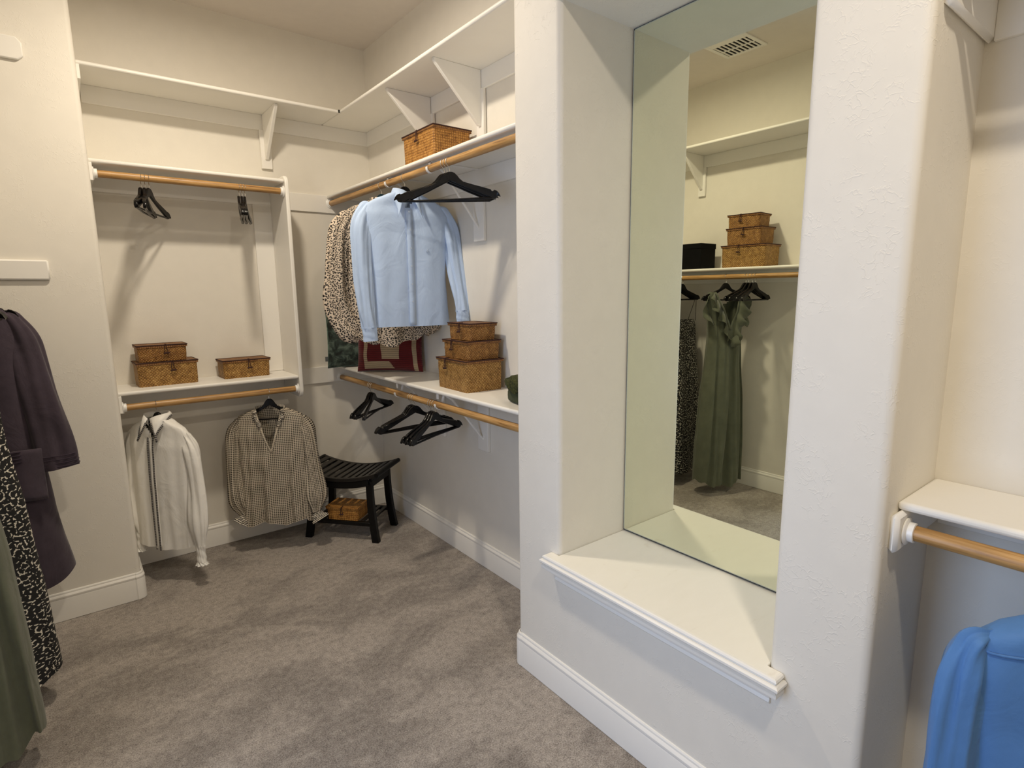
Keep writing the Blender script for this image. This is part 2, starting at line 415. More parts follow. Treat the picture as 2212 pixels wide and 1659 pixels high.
def sweep(bm, path, prof, cap=True):
    """profile (offset to the right of the path, z) swept along a plan path with mitred corners"""
    P = [Vector((x, y, 0)) for x, y in path]; n = len(P); rings = []
    for i, p in enumerate(P):
        d0 = (P[i] - P[i - 1]).normalized() if i else None
        d1 = (P[i + 1] - P[i]).normalized() if i < n - 1 else None
        d0 = d0 or d1; d1 = d1 or d0
        n0 = Vector((d0.y, -d0.x, 0)); n1 = Vector((d1.y, -d1.x, 0))
        m = (n0 + n1).normalized(); k = 1 / max(0.3, m.dot(n0))
        rings.append([p + m * (k * o) + Vector((0, 0, z)) for o, z in prof])
    loft(bm, rings, cap=cap)

# ------------------------------------------------------------------ room shell (z up from the carpet)
CE = 3.035
YB, XR, XP, XM, XA, XL = 3.64, 1.665, 1.30, 1.645, 1.62, -0.70     # back wall, alcove side wall, mirror wall, mirror, right alcove, left wall
YP0, YP1, YN0, YN1 = 0.40, 1.64, 0.62, 1.40                        # ends of the mirror wall and of the niche
ZN0, ZN1 = 0.53, 2.395
XS, YS = 0.14, 3.22                                                # corner of the stub wall
YF = -1.90                                                         # entry wall

bm = BM(); box(bm, -2.2, -3.2, -0.10, 1.95, 3.9, 0.0); struct('floor', bm, m_carpet)
bm = BM(); box(bm, -1.0, -3.2, CE, 1.95, 3.9, CE + 0.1); struct('ceiling', bm, m_ceil)
r = 0.02
# the wall that carries the mirror, bullnosed at every outer corner
bm = BM()
full = arc(XP + r, YP0 + r, r, 270, 180) + arc(XP + r, YP1 - r, r, 180, 90) + [(1.80, YP1), (1.80, YP0)]
full = full[::-1]
prism(bm, full, 0.0, ZN0); prism(bm, full, ZN1, CE)
p1 = arc(XP + r, YN1 + r, r, 270, 180) + arc(XP + r, YP1 - r, r, 180, 90) + [(1.80, YP1), (1.80, YN1)]
p2 = arc(XP + r, YP0 + r, r, 270, 180) + arc(XP + r, YN0 - r, r, 180, 90) + [(1.80, YN0), (1.80, YP0)]
prism(bm, p1[::-1], ZN0, ZN1); prism(bm, p2[::-1], ZN0, ZN1)
box(bm, 1.66, YN0, ZN0, 1.80, YN1, ZN1)
struct('wall_mirror', bm, m_wall)
bm = BM(); box(bm, -0.85, YB, 0, 1.95, YB + 0.12, CE); struct('wall_back', bm, m_wall2)
bm = BM(); box(bm, XR, YP1, 0, XR + 0.135, YB, CE); struct('wall_right', bm, m_wall2)
bm = BM(); prism(bm, [(-0.85, YS)] + arc(XS - r, YS + r, r, 270, 360) + [(XS, YB), (-0.85, YB)], 0, CE); struct('wall_stub', bm, m_wall)
D0, D1 = 0.50, 1.42
bm = BM(); box(bm, XL - 0.15, YF, 0, XL, D0, CE); box(bm, XL - 0.15, D1, 0, XL, YS, CE); box(bm, XL - 0.15, D0, 2.10, XL, D1, CE)
struct('wall_left', bm, m_wall2)
bm = BM(); box(bm, XA, YF, 0, XA + 0.18, YP0, CE); struct('wall_alcove', bm, m_wall2)
bm = BM()
box(bm, -0.85, YF - 0.12, 0, 1.80, YF, CE)
struct('wall_entry', bm, m_wall2)
bm = BM()
for a, b_ in ((D0 - 0.06, D0 + 0.02), (D1 - 0.02, D1 + 0.06)): box(bm, XL - 0.16, a, 0, XL + 0.015, b_, 2.10)
box(bm, XL - 0.16, D0 - 0.06, 2.08, XL + 0.015, D1 + 0.06, 2.16)
struct('door_1', bm, m_trim, bevel=0.004)

# baseboards, moulded top edge
BP = [(0, 0.002), (0.014, 0.002), (0.014, 0.104), (0.0125, 0.109), (0.0135, 0.112), (0.0135, 0.120), (0.010, 0.126), (0.007, 0.129), (0.0065, 0.135), (0.004, 0.139), (0, 0.140)]
def baseboard(name, path):
    bm = BM(); sweep(bm, path, BP); return struct(name, bm, m_trim, ang=25)
baseboard('baseboard_stub', [(XL, YS), (XS - 0.022, YS)])
bm = BM(); sweep(bm, [(XS - 0.022, YS - 0.001)] + [(x, y) for x, y in arc(XS - r, YS + r, r + 0.002, 270, 360, 5)] + [(XS, YS + 0.06)], BP)
struct('baseboard_corner', bm, m_trim, ang=25)
baseboard('baseboard_inner', [(XS, YS + 0.06), (XS, YB), (XR, YB), (XR, YP1), (XP + 0.03, YP1)])
baseboard('baseboard_mirror', [(XP, YP1 - 0.024), (XP, YP0 + 0.024)])
bm = BM(); sweep(bm, [(XP + 0.03, YP1)] + arc(XP + r, YP1 - r, r + 0.002, 90, 180, 5) + [(XP - 0.001, YP1 - 0.024)], BP)
struct('baseboard_bullnose', bm, m_trim, ang=25)
baseboard('baseboard_alcove', [(XP + 0.03, YP0), (XA, YP0), (XA, YF), (XL, YF)])
baseboard('baseboard_left', [(XL, D1 + 0.06), (XL, YS)])

# ------------------------------------------------------------------ mirror and its ledge
t = thing('wall_mirror_panel', 'tall frameless mirror filling the back of the wall niche', 'mirror', (XM, (YN0 + YN1) / 2, 0.56))
y0, y1 = YN0 + 0.006, YN1 - 0.006; cy_ = (YN0 + YN1) / 2
bm = BM(); vs = [bm.verts.new(p) for p in ((0, y0 - cy_ + .003, 0.006), (0, y0 - cy_ + .003, 1.827), (0, y1 - cy_ - .003, 1.827), (0, y1 - cy_ - .003, 0.006))]; bm.faces.new(vs)
obj('mirror_glass', bm, m_mirror, t)
bm = BM()
for a in ((y0 - cy_, 0.003, y0 - cy_ + .003, 1.830), (y1 - cy_ - .003, 0.003, y1 - cy_, 1.830), (y0 - cy_, 0.003, y1 - cy_, 0.006), (y0 - cy_, 1.827, y1 - cy_, 1.830)):
    box(bm, 0.0, a[0], a[1], 0.004, a[2], a[3])
obj('polished_edge', bm, m_seam, t)
bm = BM(); box(bm, 0.005, YN0 - cy_ + .001, -0.002, 0.014, YN1 - cy_ - .001, 1.834); obj('backing', bm, m_dark, t)

t = thing('mirror_ledge', 'cream painted ledge with moulded nosing under the tall mirror', 'ledge', (1.30, cy_, 0.53))
bm = BM(); a_, b_ = YN0 - cy_, YN1 - cy_
prism(bm, [(-0.036, a_ - 0.036), (0.0, a_ - 0.036), (0.0, a_ + .001), (0.359, a_ + .001), (0.359, b_ - .001), (0.0, b_ - .001), (0.0, b_ + 0.036), (-0.036, b_ + 0.036)], 0.0, 0.025)
obj('top_board', bm, m_sill, t, bevel=0.003)
NP = [(0.001, -0.026), (0.010, -0.026), (0.012, -0.020), (0.012, -0.013), (0.006, -0.010), (0.006, -0.006), (0.014, -0.005), (0.017, 0.0), (0.017, 0.006), (0.012, 0.010), (0.006, 0.0105), (0.006, 0.0135), (0.0085, 0.0150), (0.0095, 0.018), (0.007, 0.0225), (0.003, 0.0245), (0, 0.0247)]
bm = BM(); sweep(bm, [(-0.002, YN1 - cy_ + 0.034), (-0.034, YN1 - cy_ + 0.034), (-0.034, YN0 - cy_ - 0.034), (-0.002, YN0 - cy_ - 0.034)][::-1], [(-a, b_) for a, b_ in NP])
obj('nosing_moulding', bm, m_trim, t, ang=22)
AP = [(0, -0.075), (0.004, -0.075), (0.010, -0.068), (0.006, -0.060), (0.010, -0.052), (0.012, -0.040), (0.018, -0.030), (0.026, -0.022), (0.026, 0.0), (0, 0.0)]
bm = BM(); sweep(bm, [(0.0, YN1 - cy_ + 0.012), (0.0, YN0 - cy_ - 0.012)][::-1], [(-a, b_) for a, b_ in AP])
obj('apron_moulding', bm, m_trim, t, ang=22)

# ------------------------------------------------------------------ shelving
TH = 0.019
ZT, ZMb, ZMr, ZLs = 2.553, 2.133, 2.115, 1.032          # shelf tops
def board(parent, x0, y0, x1, y1, ztop, nm_='board'):
    bm = BM(); box(bm, x0, y0, ztop - TH, x1, y1, ztop); return obj(nm_, bm, m_shelf, parent, bevel=0.0075, seg=3)
def cleat(parent, x0, y0, z0, x1, y1, z1, name='cleat', bev=0.002):
    bm = BM(); box(bm, x0, y0, z0, x1, y1, z1); return obj(name, bm, m_trim, parent, bevel=bev)
def tri_bracket(parent, loc, ang, d=0.255, h=0.27):
    """sloping wooden shelf bracket; local +X points out of the wall, top at the shelf underside"""
    M = Matrix.Translation(loc) @ Matrix.Rotation(ang, 4, 'Z')
    bm = BM(); extr(bm, [(0.0, -0.0095, 0), (d, -0.0095, 0), (d, -0.0095, -0.012), (0.016, -0.0095, -h + 0.02), (0.0, -0.0095, -h + 0.02)], (0, 0.019, 0))
    a = obj('bracket', bm, m_trim, parent, bevel=0.003, matrix=M)
    bm = BM(); box(bm, -0.012, -0.030, -h - 0.03, 0.004, 0.030, -0.083)
    obj('mounting_plate', bm, m_trim, a, bevel=0.002)
t = thing('corner_shelf', 'white L-shaped top shelf running round the far corner near the ceiling', 'shelf', (0, 0, 0))
board(t, XS, YB - 0.305, XR - 0.305, YB, ZT); board(t, XR - 0.305, YP1, XR, YB, ZT)
cleat(t, XS + 0.02, YB - 0.014, ZT - TH - 0.085, XR, YB, ZT - TH); cleat(t, XR - 0.014, YP1, ZT - TH - 0.085, XR, YB - 0.014, ZT - TH)
cleat(t, XS, YB - 0.31, ZT - 0.082, XS + 0.016, YB, ZT - TH + 0.0); 
tri_bracket(t, (1.015, YB - 0.016, ZT - TH), R(-90))
for y in (2.80, 2.33): tri_bracket(t, (XR - 0.016, y, ZT - TH), R(180))
bm = BM(); box(bm, XR - 0.312, YB - 0.309, ZT - TH + 0.002, XR - 0.3045, YB - 0.3035, ZT - 0.001)
obj('edge_gap', bm, m_dark, t)

t = thing('wall_shelf', 'white upper shelf over the rod in the left double-hang bay', 'shelf')
board(t, XS, YB - 0.305, 1.018, YB, ZMb)
cleat(t, XS + 0.016, YB - 0.013, ZMb - TH - 0.088, 1.018, YB, ZMb - TH)
cleat(t, XS, YB - 0.31, ZMb - 0.10, XS + 0.016, YB - 0.013, ZMb - TH)
cleat(t, 0.915, YB - 0.013, ZLs + 0.001, 1.018, YB, ZMb - TH - 0.088, 'upright_cleat')
t = thing('wall_shelf', 'white lower shelf carrying three woven boxes in the left bay', 'shelf')
board(t, XS, YB - 0.305, 1.018, YB, ZLs)
cleat(t, XS + 0.016, YB - 0.013, ZLs - TH - 0.088, 1.018, YB, ZLs - TH)
cleat(t, XS, YB - 0.31, ZLs - 0.105, XS + 0.016, YB - 0.013, ZLs - TH)
bm = BM()
def rrect(y0, y1, z0, z1, rad):
    p = []
    for (cy, cz, a) in ((y0 + rad, z1 - rad, 90), (y0 + rad, z0 + rad, 180)):
        p += [(cy + rad * math.cos(R(a + 90 * i / 6)), cz + rad * math.sin(R(a + 90 * i / 6))) for i in range(7)]
    return [(0, y, z) for y, z in p] + [(0, y1, z0), (0, y1, z1)]
extr(bm, rrect(-0.315, 0, 0.90, 2.155, 0.045), (0.022, 0, 0))
o = obj('side_panel', bm, m_shelf, bevel=0.006, seg=3); o.location = (1.018, YB, 0)
o['label'] = 'white upright panel with rounded ends closing the left bay'; o['category'] = 'panel'

def steel_bracket(parent, x_wall, y, zs, xr, zr):
    """shelf-and-rod bracket: arm under the shelf, brace to a wall plate, hook that cradles the rod"""
    bm = BM()
    box(bm, x_wall - 0.285, y - 0.009, zs - 0.004, x_wall - 0.002, y + 0.009, zs - 0.0005)
    box(bm, x_wall - 0.285, y - 0.009, zs - 0.030, x_wall - 0.282, y + 0.009, zs - 0.001)
    tube(bm, [(x_wall - 0.255, y, zs - 0.004), (x_wall - 0.20, y, zs - 0.045), (x_wall - 0.02, y, zs - 0.275), (x_wall - 0.005, y, zs - 0.29)], 0.006, 8)
    a = obj('rod_bracket', bm, m_wmetal, parent)
    bm = BM(); pts = []
    for i in range(15):
        an = R(20 - 215 * i / 14)
        pts.append((xr + 0.0205 * math.cos(an), zr + 0.0205 * math.sin(an)))
    pts = [(x_wall - 0.262, zs - 0.004), (x_wall - 0.25, zs - 0.02)] + pts
    ring = []
    for i, (x, z) in enumerate(pts):
        a0 = pts[max(i - 1, 0)]; a1 = pts[min(i + 1, len(pts) - 1)]
        d = Vector((a1[0] - a0[0], 0, a1[1] - a0[1])).normalized(); nn = Vector((-d.z, 0, d.x)) * 0.0017
        c = Vector((x, y, z)); hw = Vector((0, 0.008, 0))
        ring.append([c + nn - hw, c + nn + hw, c - nn + hw, c - nn - hw])
    loft(bm, ring, cap=True); obj('rod_hook', bm, m_wmetal, a, ang=50)
    bm = BM(); box(bm, x_wall - 0.018, y - 0.045, zs - 0.345, x_wall - 0.001, y + 0.045, zs - 0.10)
    obj('wall_plate', bm, m_trim, a, bevel=0.003)
XRod = 1.385
ZRu, ZRl = 2.067, 0.953
for ztop, zr, lab in ((ZMr, ZRu, 'white shelf over the upper rod on the right alcove wall'), (ZLs, ZRl, 'white shelf over the lower rod holding cushions and woven boxes')):
    t = thing('wall_shelf', lab, 'shelf')
    board(t, XR - 0.305, YP1, XR, YB - 0.013, ztop)
    cleat(t, XR - 0.014, YP1, ztop - TH - 0.088, XR, YB - 0.014, ztop - TH)
    cleat(t, 1.045, YB - 0.013, ztop - TH - 0.088, XR, YB, ztop - 0.001)
    for y in (2.80, 2.365): steel_bracket(t, XR, y, ztop - TH, XRod, zr)

def rod(name, label, p0, p1, rad=0.0168, group=None):
    p0, p1 = Vector(p0), Vector(p1); d = p1 - p0; ln = d.length
    t = thing(name, label, 'rod', p0, 0, group); t.rotation_euler = d.to_track_quat('Z', 'Y').to_euler()
    bm = BM(); tube(bm, [(0, 0, 0.012 + (ln - 0.024) * i / 8) for i in range(9)], rad, 24); obj('pole', bm, m_wood, t)
    for s, z in ((1, 0.0), (-1, ln)):
        bm = BM()
        rings = []
        for rr, zz in ((0.030, 0.0), (0.0305, 0.003), (0.028, 0.005), (rad + 0.0050, 0.006), (rad + 0.0050, 0.017), (rad + 0.001, 0.018), (rad + 0.0005, 0.010)):
            rings.append([Vector((rr * math.cos(2 * PI * k / 28), rr * math.sin(2 * PI * k / 28), z + s * zz)) for k in range(28)])
        loft(bm, rings, cap=True); obj('socket', bm, m_plastic, t)
    return t
YRod = 3.362
rod('closet_rod', 'upper wooden rod holding two clusters of empty hangers in the left bay', (XS + 0.0165, YRod, ZRu + 0.003), (1.017, YRod, ZRu + 0.003))
rod('closet_rod', 'lower wooden rod holding the white and the checked blouse', (XS + 0.0165, YRod, ZRl - 0.002), (1.017, YRod, ZRl - 0.002))
rod('closet_rod', 'upper wooden rod with the pale blue shirt on the right alcove wall', (XRod, YB - 0.0135, ZRu), (XRod, YP1 + 0.001, ZRu))
rod('closet_rod', 'lower wooden rod with nine empty hangers beneath the cushions', (XRod, YB - 0.0135, ZRl), (XRod, YP1 + 0.001, ZRl))

# right-hand alcove, half seen at the photo's edge (its upper shelf and rod throw the bands of shadow)
def chamf_plate(parent, x0, x1, z0, z1):
    bm = BM(); a = 0.018
    extr(bm, [(x0, YP0, z0), (x1, YP0, z0), (x1, YP0, z1), (x0, YP0, z1)], (0, -0.018, 0))
    return obj('end_cleat', bm, m_trim, parent, bevel=0.008, seg=1)
for ztop, lab in ((1.040, 'white low shelf over the rod of the blue shirt'), (2.120, 'white high shelf in the alcove right of the mirror, above the view')):
    t = thing('wall_shelf', lab, 'shelf')
    board(t, 1.375, YF, XA, YP0, ztop)
    chamf_plate(t, 1.335, XA, ztop - TH - 0.088, ztop - TH)
    cleat(t, XA - 0.014, YF, ztop - TH - 0.088, XA, YP0 - 0.018, ztop - TH)
XRo2 = 1.385
rod('closet_rod', 'wooden rod at the right edge with the bright blue shirt', (XRo2, YP0 - 0.0185, 0.975), (XRo2, YF + 0.001, 0.975))
rod('closet_rod', 'high wooden rod in the alcove right of the mirror, above the view', (XRo2, YP0 - 0.0185, 2.062), (XRo2, YF + 0.001, 2.062))

# left wall, seen in the mirror and by its cleats on the stub wall
ZH, ZLo = 2.533, 1.650
t = thing('wall_shelf', 'white top shelf on the left wall, seen in the mirror', 'shelf')
board(t, XL, 1.55, XL + 0.315, YS, ZH)
bm = BM(); extr(bm, [(XL + 0.02, YS, 2.466), (-0.052, YS, 2.466), (-0.034, YS, 2.482), (-0.034, YS, 2.532), (-0.052, YS, 2.554), (XL + 0.02, YS, 2.554)], (0, -0.018, 0)); obj('end_cleat', bm, m_trim, t, bevel=0.004)
cleat(t, XL, -0.6, ZH - TH - 0.088, XL + 0.014, YS, ZH - TH)
tri_bracket(t, (XL + 0.016, 2.66, ZH - TH), 0)
t = thing('wall_shelf', 'white shelf on the left wall under woven boxes, seen in the mirror', 'shelf')
board(t, XL, 1.55, XL + 0.315, YS, ZLo)
bm = BM(); extr(bm, [(XL + 0.02, YS, 1.575), (-0.048, YS, 1.575), (-0.048, YS, 1.660), (XL + 0.02, YS, 1.660)], (0, -0.018, 0)); obj('end_cleat', bm, m_trim, t, bevel=0.006, seg=1)
cleat(t, XL, -0.6, ZLo - TH - 0.088, XL + 0.014, YS, ZLo - TH)
XRL, ZRL = -0.40, 1.586
rod('closet_rod', 'wooden rod on the left wall with dresses, seen in the mirror', (XRL, YS - 0.0185, ZRL), (XRL, 1.55, ZRL))

# ceiling register, seen in the mirror
t = thing('ceiling_vent', 'white ceiling air vent with dark slots, seen in the mirror', 'vent', (-0.24, 2.16, CE))
bm = BM(); 
for a in ((-.14, -.14, .14, -.115), (-.14, .115, .14, .14), (-.14, -.115, -.115, .115), (.075, -.115, .14, .115), (-.03, -.115, -.02, .115)): box(bm, a[0], a[1], -0.008, a[2], a[3], 0)
obj('frame', bm, m_plastic, t, bevel=0.002)
bm = BM(); box(bm, -.115, -.115, -0.0015, .075, .115, -0.0005); obj('duct', bm, m_dark, t)
for i in range(8):
    bm = BM(); y = -0.103 + i * 0.0285; box(bm, -.115, y, -0.0075, .075, y + 0.010, -0.003); obj('louver', bm, m_plastic, t)

# ------------------------------------------------------------------ woven boxes
def woven_box(label, c, dims, rz, mat, group, lidmat=None, clasp='y-', toggle_x=0.0):
    """origin at the middle of the underside; front = local -Y"""
    sx, sy, sz = dims
    t = thing('woven_box', label, 'box', c, rz, group)
    hx, hy = sx / 2, sy / 2
    bm = BM(); rings = []; per = []
    rng = random.Random(sum(map(ord, label)))
    nz = 7; NS = 10
    def ring(k, z, inset):
        p = []
        hx_, hy_ = hx - inset, hy - inset; rc = 0.012
        cs = [(-hx_ + rc, -hy_ + rc, 180), (hx_ - rc, -hy_ + rc, 270), (hx_ - rc, hy_ - rc, 0), (-hx_ + rc, hy_ - rc, 90)]
        for q, (cx, cy, a) in enumerate(cs):
            for i in range(4): p.append((cx + rc * math.cos(R(a + 30 * i)), cy + rc * math.sin(R(a + 30 * i))))
            nx = cs[(q + 1) % 4]; e0 = p[-1]; e1 = (nx[0] + rc * math.cos(R(nx[2])), nx[1] + rc * math.sin(R(nx[2])))
            for i in range(1, NS): p.append((e0[0] + (e1[0] - e0[0]) * i / NS, e0[1] + (e1[1] - e0[1]) * i / NS))
        return [Vector((x + rng.uniform(-1, 1) * 0.0009, y + rng.uniform(-1, 1) * 0.0009, z)) for x, y in p]
    hb = sz - 0.012
    for k in range(nz + 1): rings.append(ring(k, hb * k / nz, 0.004 + 0.003 * (1 - k / nz) ** 2))
    q = rings[0]; acc = [0]
    for i in range(len(q)): acc.append(acc[-1] + (q[(i + 1) % len(q)] - q[i]).length)
    loft(bm, rings, cap=True, uvs=lambda i, j: (acc[min(j, len(acc) - 1)], hb * i / nz))
    obj('body', bm, mat, t)
    bm = BM(); box(bm, -hx, -hy, hb - 0.004, hx, hy, sz - 0.002, uv=True)
    bmesh.ops.subdivide_edges(bm, edges=bm.edges, cuts=4, use_grid_fill=True)
    for v in bm.verts:
        v.co.z += rng.uniform(-1, 1) * 0.0009 - (0.0015 if abs(v.co.x) < hx * .7 and abs(v.co.y) < hy * .7 else 0)
    lid = obj('lid', bm, lidmat or m_lidweave, t, bevel=0.002)
    bm = BM(); tube(bm, [(-hx, -hy, sz - .003), (hx, -hy, sz - .003), (hx, hy, sz - .003), (-hx, hy, sz - .003), (-hx, -hy, sz - .003)], 0.0032, 6); obj('rim_cord', bm, m_cord if lidmat is None else lidmat, lid)
    # loop and toggle
    bm = BM(); x = toggle_x; d = min(0.048, sz * 0.5)
    tube(bm, [(x - .001, -hy + .018, sz), (x - .002, -hy - .003, sz + .001), (x - .006, -hy - .005, sz - d * .5), (x - .006, -hy - .0055, sz - d)], 0.0018, 6)
    tube(bm, [(x + .001, -hy + .018, sz), (x + .002, -hy - .003, sz + .001), (x + .004, -hy - .005, sz - d * .5), (x + .010, -hy - .0055, sz - d)], 0.0018, 6)
    obj('clasp_loop', bm, m_cord, t)
    bm = BM(); tube(bm, [(x - .013, -hy - .007, sz - d - .004), (x - .006, -hy - .0085, sz - d - .001), (x + .008, -hy - .0085, sz - d), (x + .015, -hy - .007, sz - d - .001)], [0.003, 0.005, 0.005, 0.003], 8)
    obj('toggle', bm, m_cord, t)
    return t
G1 = 'woven boxes in the left bay'
woven_box('large brown woven box at the bottom of the two-box stack, left bay', (0.378, 3.525, ZLs), (0.285, 0.165, 0.128), R(2.5), m_weave, G1, toggle_x=0.02)
woven_box('small brown woven box on top of the two-box stack, left bay', (0.363, 3.530, ZLs + 0.128), (0.232, 0.145, 0.088), R(2), m_weave2, G1, toggle_x=0.015)
woven_box('low woven box standing alone at the right of the left bay shelf', (0.770, 3.535, ZLs), (0.258, 0.155, 0.105), R(2), m_weave, G1, toggle_x=0.01)
G2 = 'stack of three woven boxes on the right alcove shelf'
woven_box('largest golden woven box, bottom of the three beside the cushions', (1.530, 2.300, ZLs), (0.283, 0.215, 0.152), R(-92), m_weave, G2, toggle_x=-0.045)
woven_box('middle woven box of the three stacked beside the cushions', (1.538, 2.290, ZLs + 0.152), (0.235, 0.190, 0.090), R(-91), m_weave2, G2, toggle_x=-0.025)
woven_box('smallest woven box, top of the three stacked beside the cushions', (1.545, 2.290, ZLs + 0.242), (0.205, 0.155, 0.082), R(-91), m_weave2, G2, toggle_x=0.01)
woven_box('single woven box on the upper right shelf above the blue shirt', (1.530, 2.548, ZMr), (0.312, 0.215, 0.163), R(-90), m_rowweave, 'woven box on the upper right shelf', toggle_x=0.0)
G3 = 'woven boxes on the left wall shelf, seen in the mirror'
woven_box('largest woven box, bottom of the three seen in the mirror', (-0.53, 2.145, ZLo), (0.325, 0.22, 0.153), R(88), m_weave, G3, toggle_x=0.03)
woven_box('middle woven box of the three seen in the mirror', (-0.535, 2.155, ZLo + 0.153), (0.262, 0.19, 0.118), R(90), m_weave2, G3, toggle_x=0.0)
woven_box('smallest woven box, top of the three seen in the mirror', (-0.535, 2.170, ZLo + 0.271), (0.235, 0.17, 0.092), R(86), m_weave2, G3, toggle_x=0.02)
t = thing('storage_box', 'plain black storage box on the shelf seen in the mirror', 'box', (-0.515, 2.60, ZLo))
bm = BM(); box(bm, -0.095, -0.13, 0, 0.095, 0.13, 0.165); obj('body', bm, m_blackbox, t, bevel=0.003)
bm = BM(); box(bm, -0.098, -0.133, 0.150, 0.098, 0.133, 0.188); obj('lid', bm, m_blackbox, t, bevel=0.003)

# ------------------------------------------------------------------ hangers
def hanger_mesh(HZ):
    """arched wooden arms with notched, hooked ends; (x, top, bottom) stations from tip to tip"""
    st = [(0.0, 0.0, -0.037), (0.010, -0.0005, -0.042), (0.022, -0.006, -0.047), (0.032, -0.016, -0.051), (0.043, -0.030, -0.056), (0.060, -0.044, -0.063), (0.10, -0.057, -0.081),
          (0.15, -0.072, -0.102), (0.184, -0.083, -0.117), (0.189, -0.090, -0.121), (0.195, -0.091, -0.124), (0.200, -0.086, -0.124), (0.210, -0.089, -0.121), (0.214, -0.092, -0.112), (0.221, -0.099, -0.113), (0.227, -0.112, -0.117)]
    st = [(-x, a, b) for x, a, b in st[:0:-1]] + st
    bm = BM(); rings = []
    for x, a, b in st:
        yo = 0.004 - 0.013 * (x / 0.226) ** 2; e = min(0.0025, (a - b) * 0.25); h = 0.0062
        rings.append([Vector(q) for q in ((x, yo - h, b + HZ + e), (x, yo - h, a + HZ - e), (x, yo - h + .003, a + HZ), (x, yo + h - .003, a + HZ), (x, yo + h, a + HZ - e), (x, yo + h, b + HZ + e), (x, yo + h - .003, b + HZ), (x, yo - h + .003, b + HZ))])
    loft(bm, rings, cap=True)
    return bm
HZ = -0.042                    # top of the wood below the rod's axis
_hcache = {}
def make_hanger(label, loc, yaw, rod_ang, mat=None, group=None, tilt=0.0, wid=1.0):
    """origin on the rod's axis; body yawed freely, hook swivelled across the rod"""
    mat = mat or m_black
    key = mat.name
    t = thing('clothes_hanger', label, 'hanger', loc, 0, group)
    if key not in _hcache:
        a = obj('wooden_body', hanger_mesh(HZ), mat, t, ang=50)
        bm = BM(); tube(bm, [(-0.199, -0.006, HZ - 0.119), (0, 0.002, HZ - 0.119), (0.199, -0.006, HZ - 0.119)], 0.0052, 8); b_ = obj('trouser_bar', bm, mat, a)
        bm = BM()
        rr = 0.0192; pts = [(0, 0, HZ + 0.001), (0, 0, -0.030)]
        pts += [(rr * math.cos(R(an)) * 1.0, 0, rr * math.sin(R(an))) for an in range(-60, 186, 15)]
        tube(bm, pts, 0.00165, 8); c = obj('hook', bm, m_chrome, t)
        _hcache[key] = (a, b_, c)
    else:
        a0, b0, c0 = _hcache[key]
        a = a0.copy(); COL.objects.link(a); a.parent = t
        b_ = b0.copy(); COL.objects.link(b_); b_.parent = a
        c = c0.copy(); COL.objects.link(c); c.parent = t
    a.scale = (wid, 1, 1); a.rotation_euler = (0, R(tilt), yaw); c.rotation_euler = (0, 0, rod_ang + PI / 2)
    return t
RODX, RODY = 0.0, PI / 2       # rod directions
g = 'empty hangers bunched at the left of the upper left rod'
for i, (x, yw) in enumerate(((0.344, 74), (0.360, 79), (0.377, 66))):
    make_hanger(('leftmost', 'middle', 'rightmost')[i] + ' black hanger in the left cluster on the upper left rod', (x, YRod, ZRu + 0.0), R(yw), RODX, group=g)
g = 'empty hangers bunched at the right of the upper left rod'
for i, (x, yw) in enumerate(((0.786, 77), (0.801, 76), (0.816, 74))):
    make_hanger(('leftmost', 'middle', 'rightmost')[i] + ' black hanger in the right cluster on the upper left rod', (x, YRod, ZRu + 0.0), R(yw), RODX, group=g)
g = 'empty hangers in front of the pale blue shirt'
for i, (y, yw) in enumerate(((2.245, -37), (2.222, -42), (2.200, -48))):
    make_hanger(('rear', 'middle', 'front')[i] + ' black hanger of the three beside the pale blue shirt', (XRod, y, ZRu), R(yw), RODY, group=g)
g = 'empty hangers under the cushions'
for i, (y, yw) in enumerate(((3.165, 32), (3.145, 36), (3.122, 47))):
    make_hanger(('rear', 'middle', 'front')[i] + ' black hanger of the trio nearest the corner on the low rod', (XRod, y, ZRl), R(yw), RODY, group=g)
for i, (y, yw) in enumerate(((2.652, 4), (2.630, 0), (2.607, -3))):
    make_hanger(('rear', 'middle', 'front')[i] + ' black hanger of the middle trio on the low rod', (XRod, y, ZRl), R(yw), RODY, group=g)
for i, (y, yw) in enumerate(((2.440, 18), (2.420, 22), (2.398, 25))):
    make_hanger(('rear', 'middle', 'front')[i] + ' black hanger of the trio nearest the mirror wall on the low rod', (XRod, y, ZRl), R(yw), RODY, group=g)
g = 'empty hangers in front of the green dress, seen in the mirror'
for i, (y, yw) in enumerate(((2.092, 8), (2.072, 4), (2.045, -2), (2.022, -6))):
    make_hanger(('first', 'second', 'third', 'last')[i] + ' empty black hanger right of the green dress in the mirror, counted from the dress', (XRL, y, ZRL), R(yw), RODY, group=g)

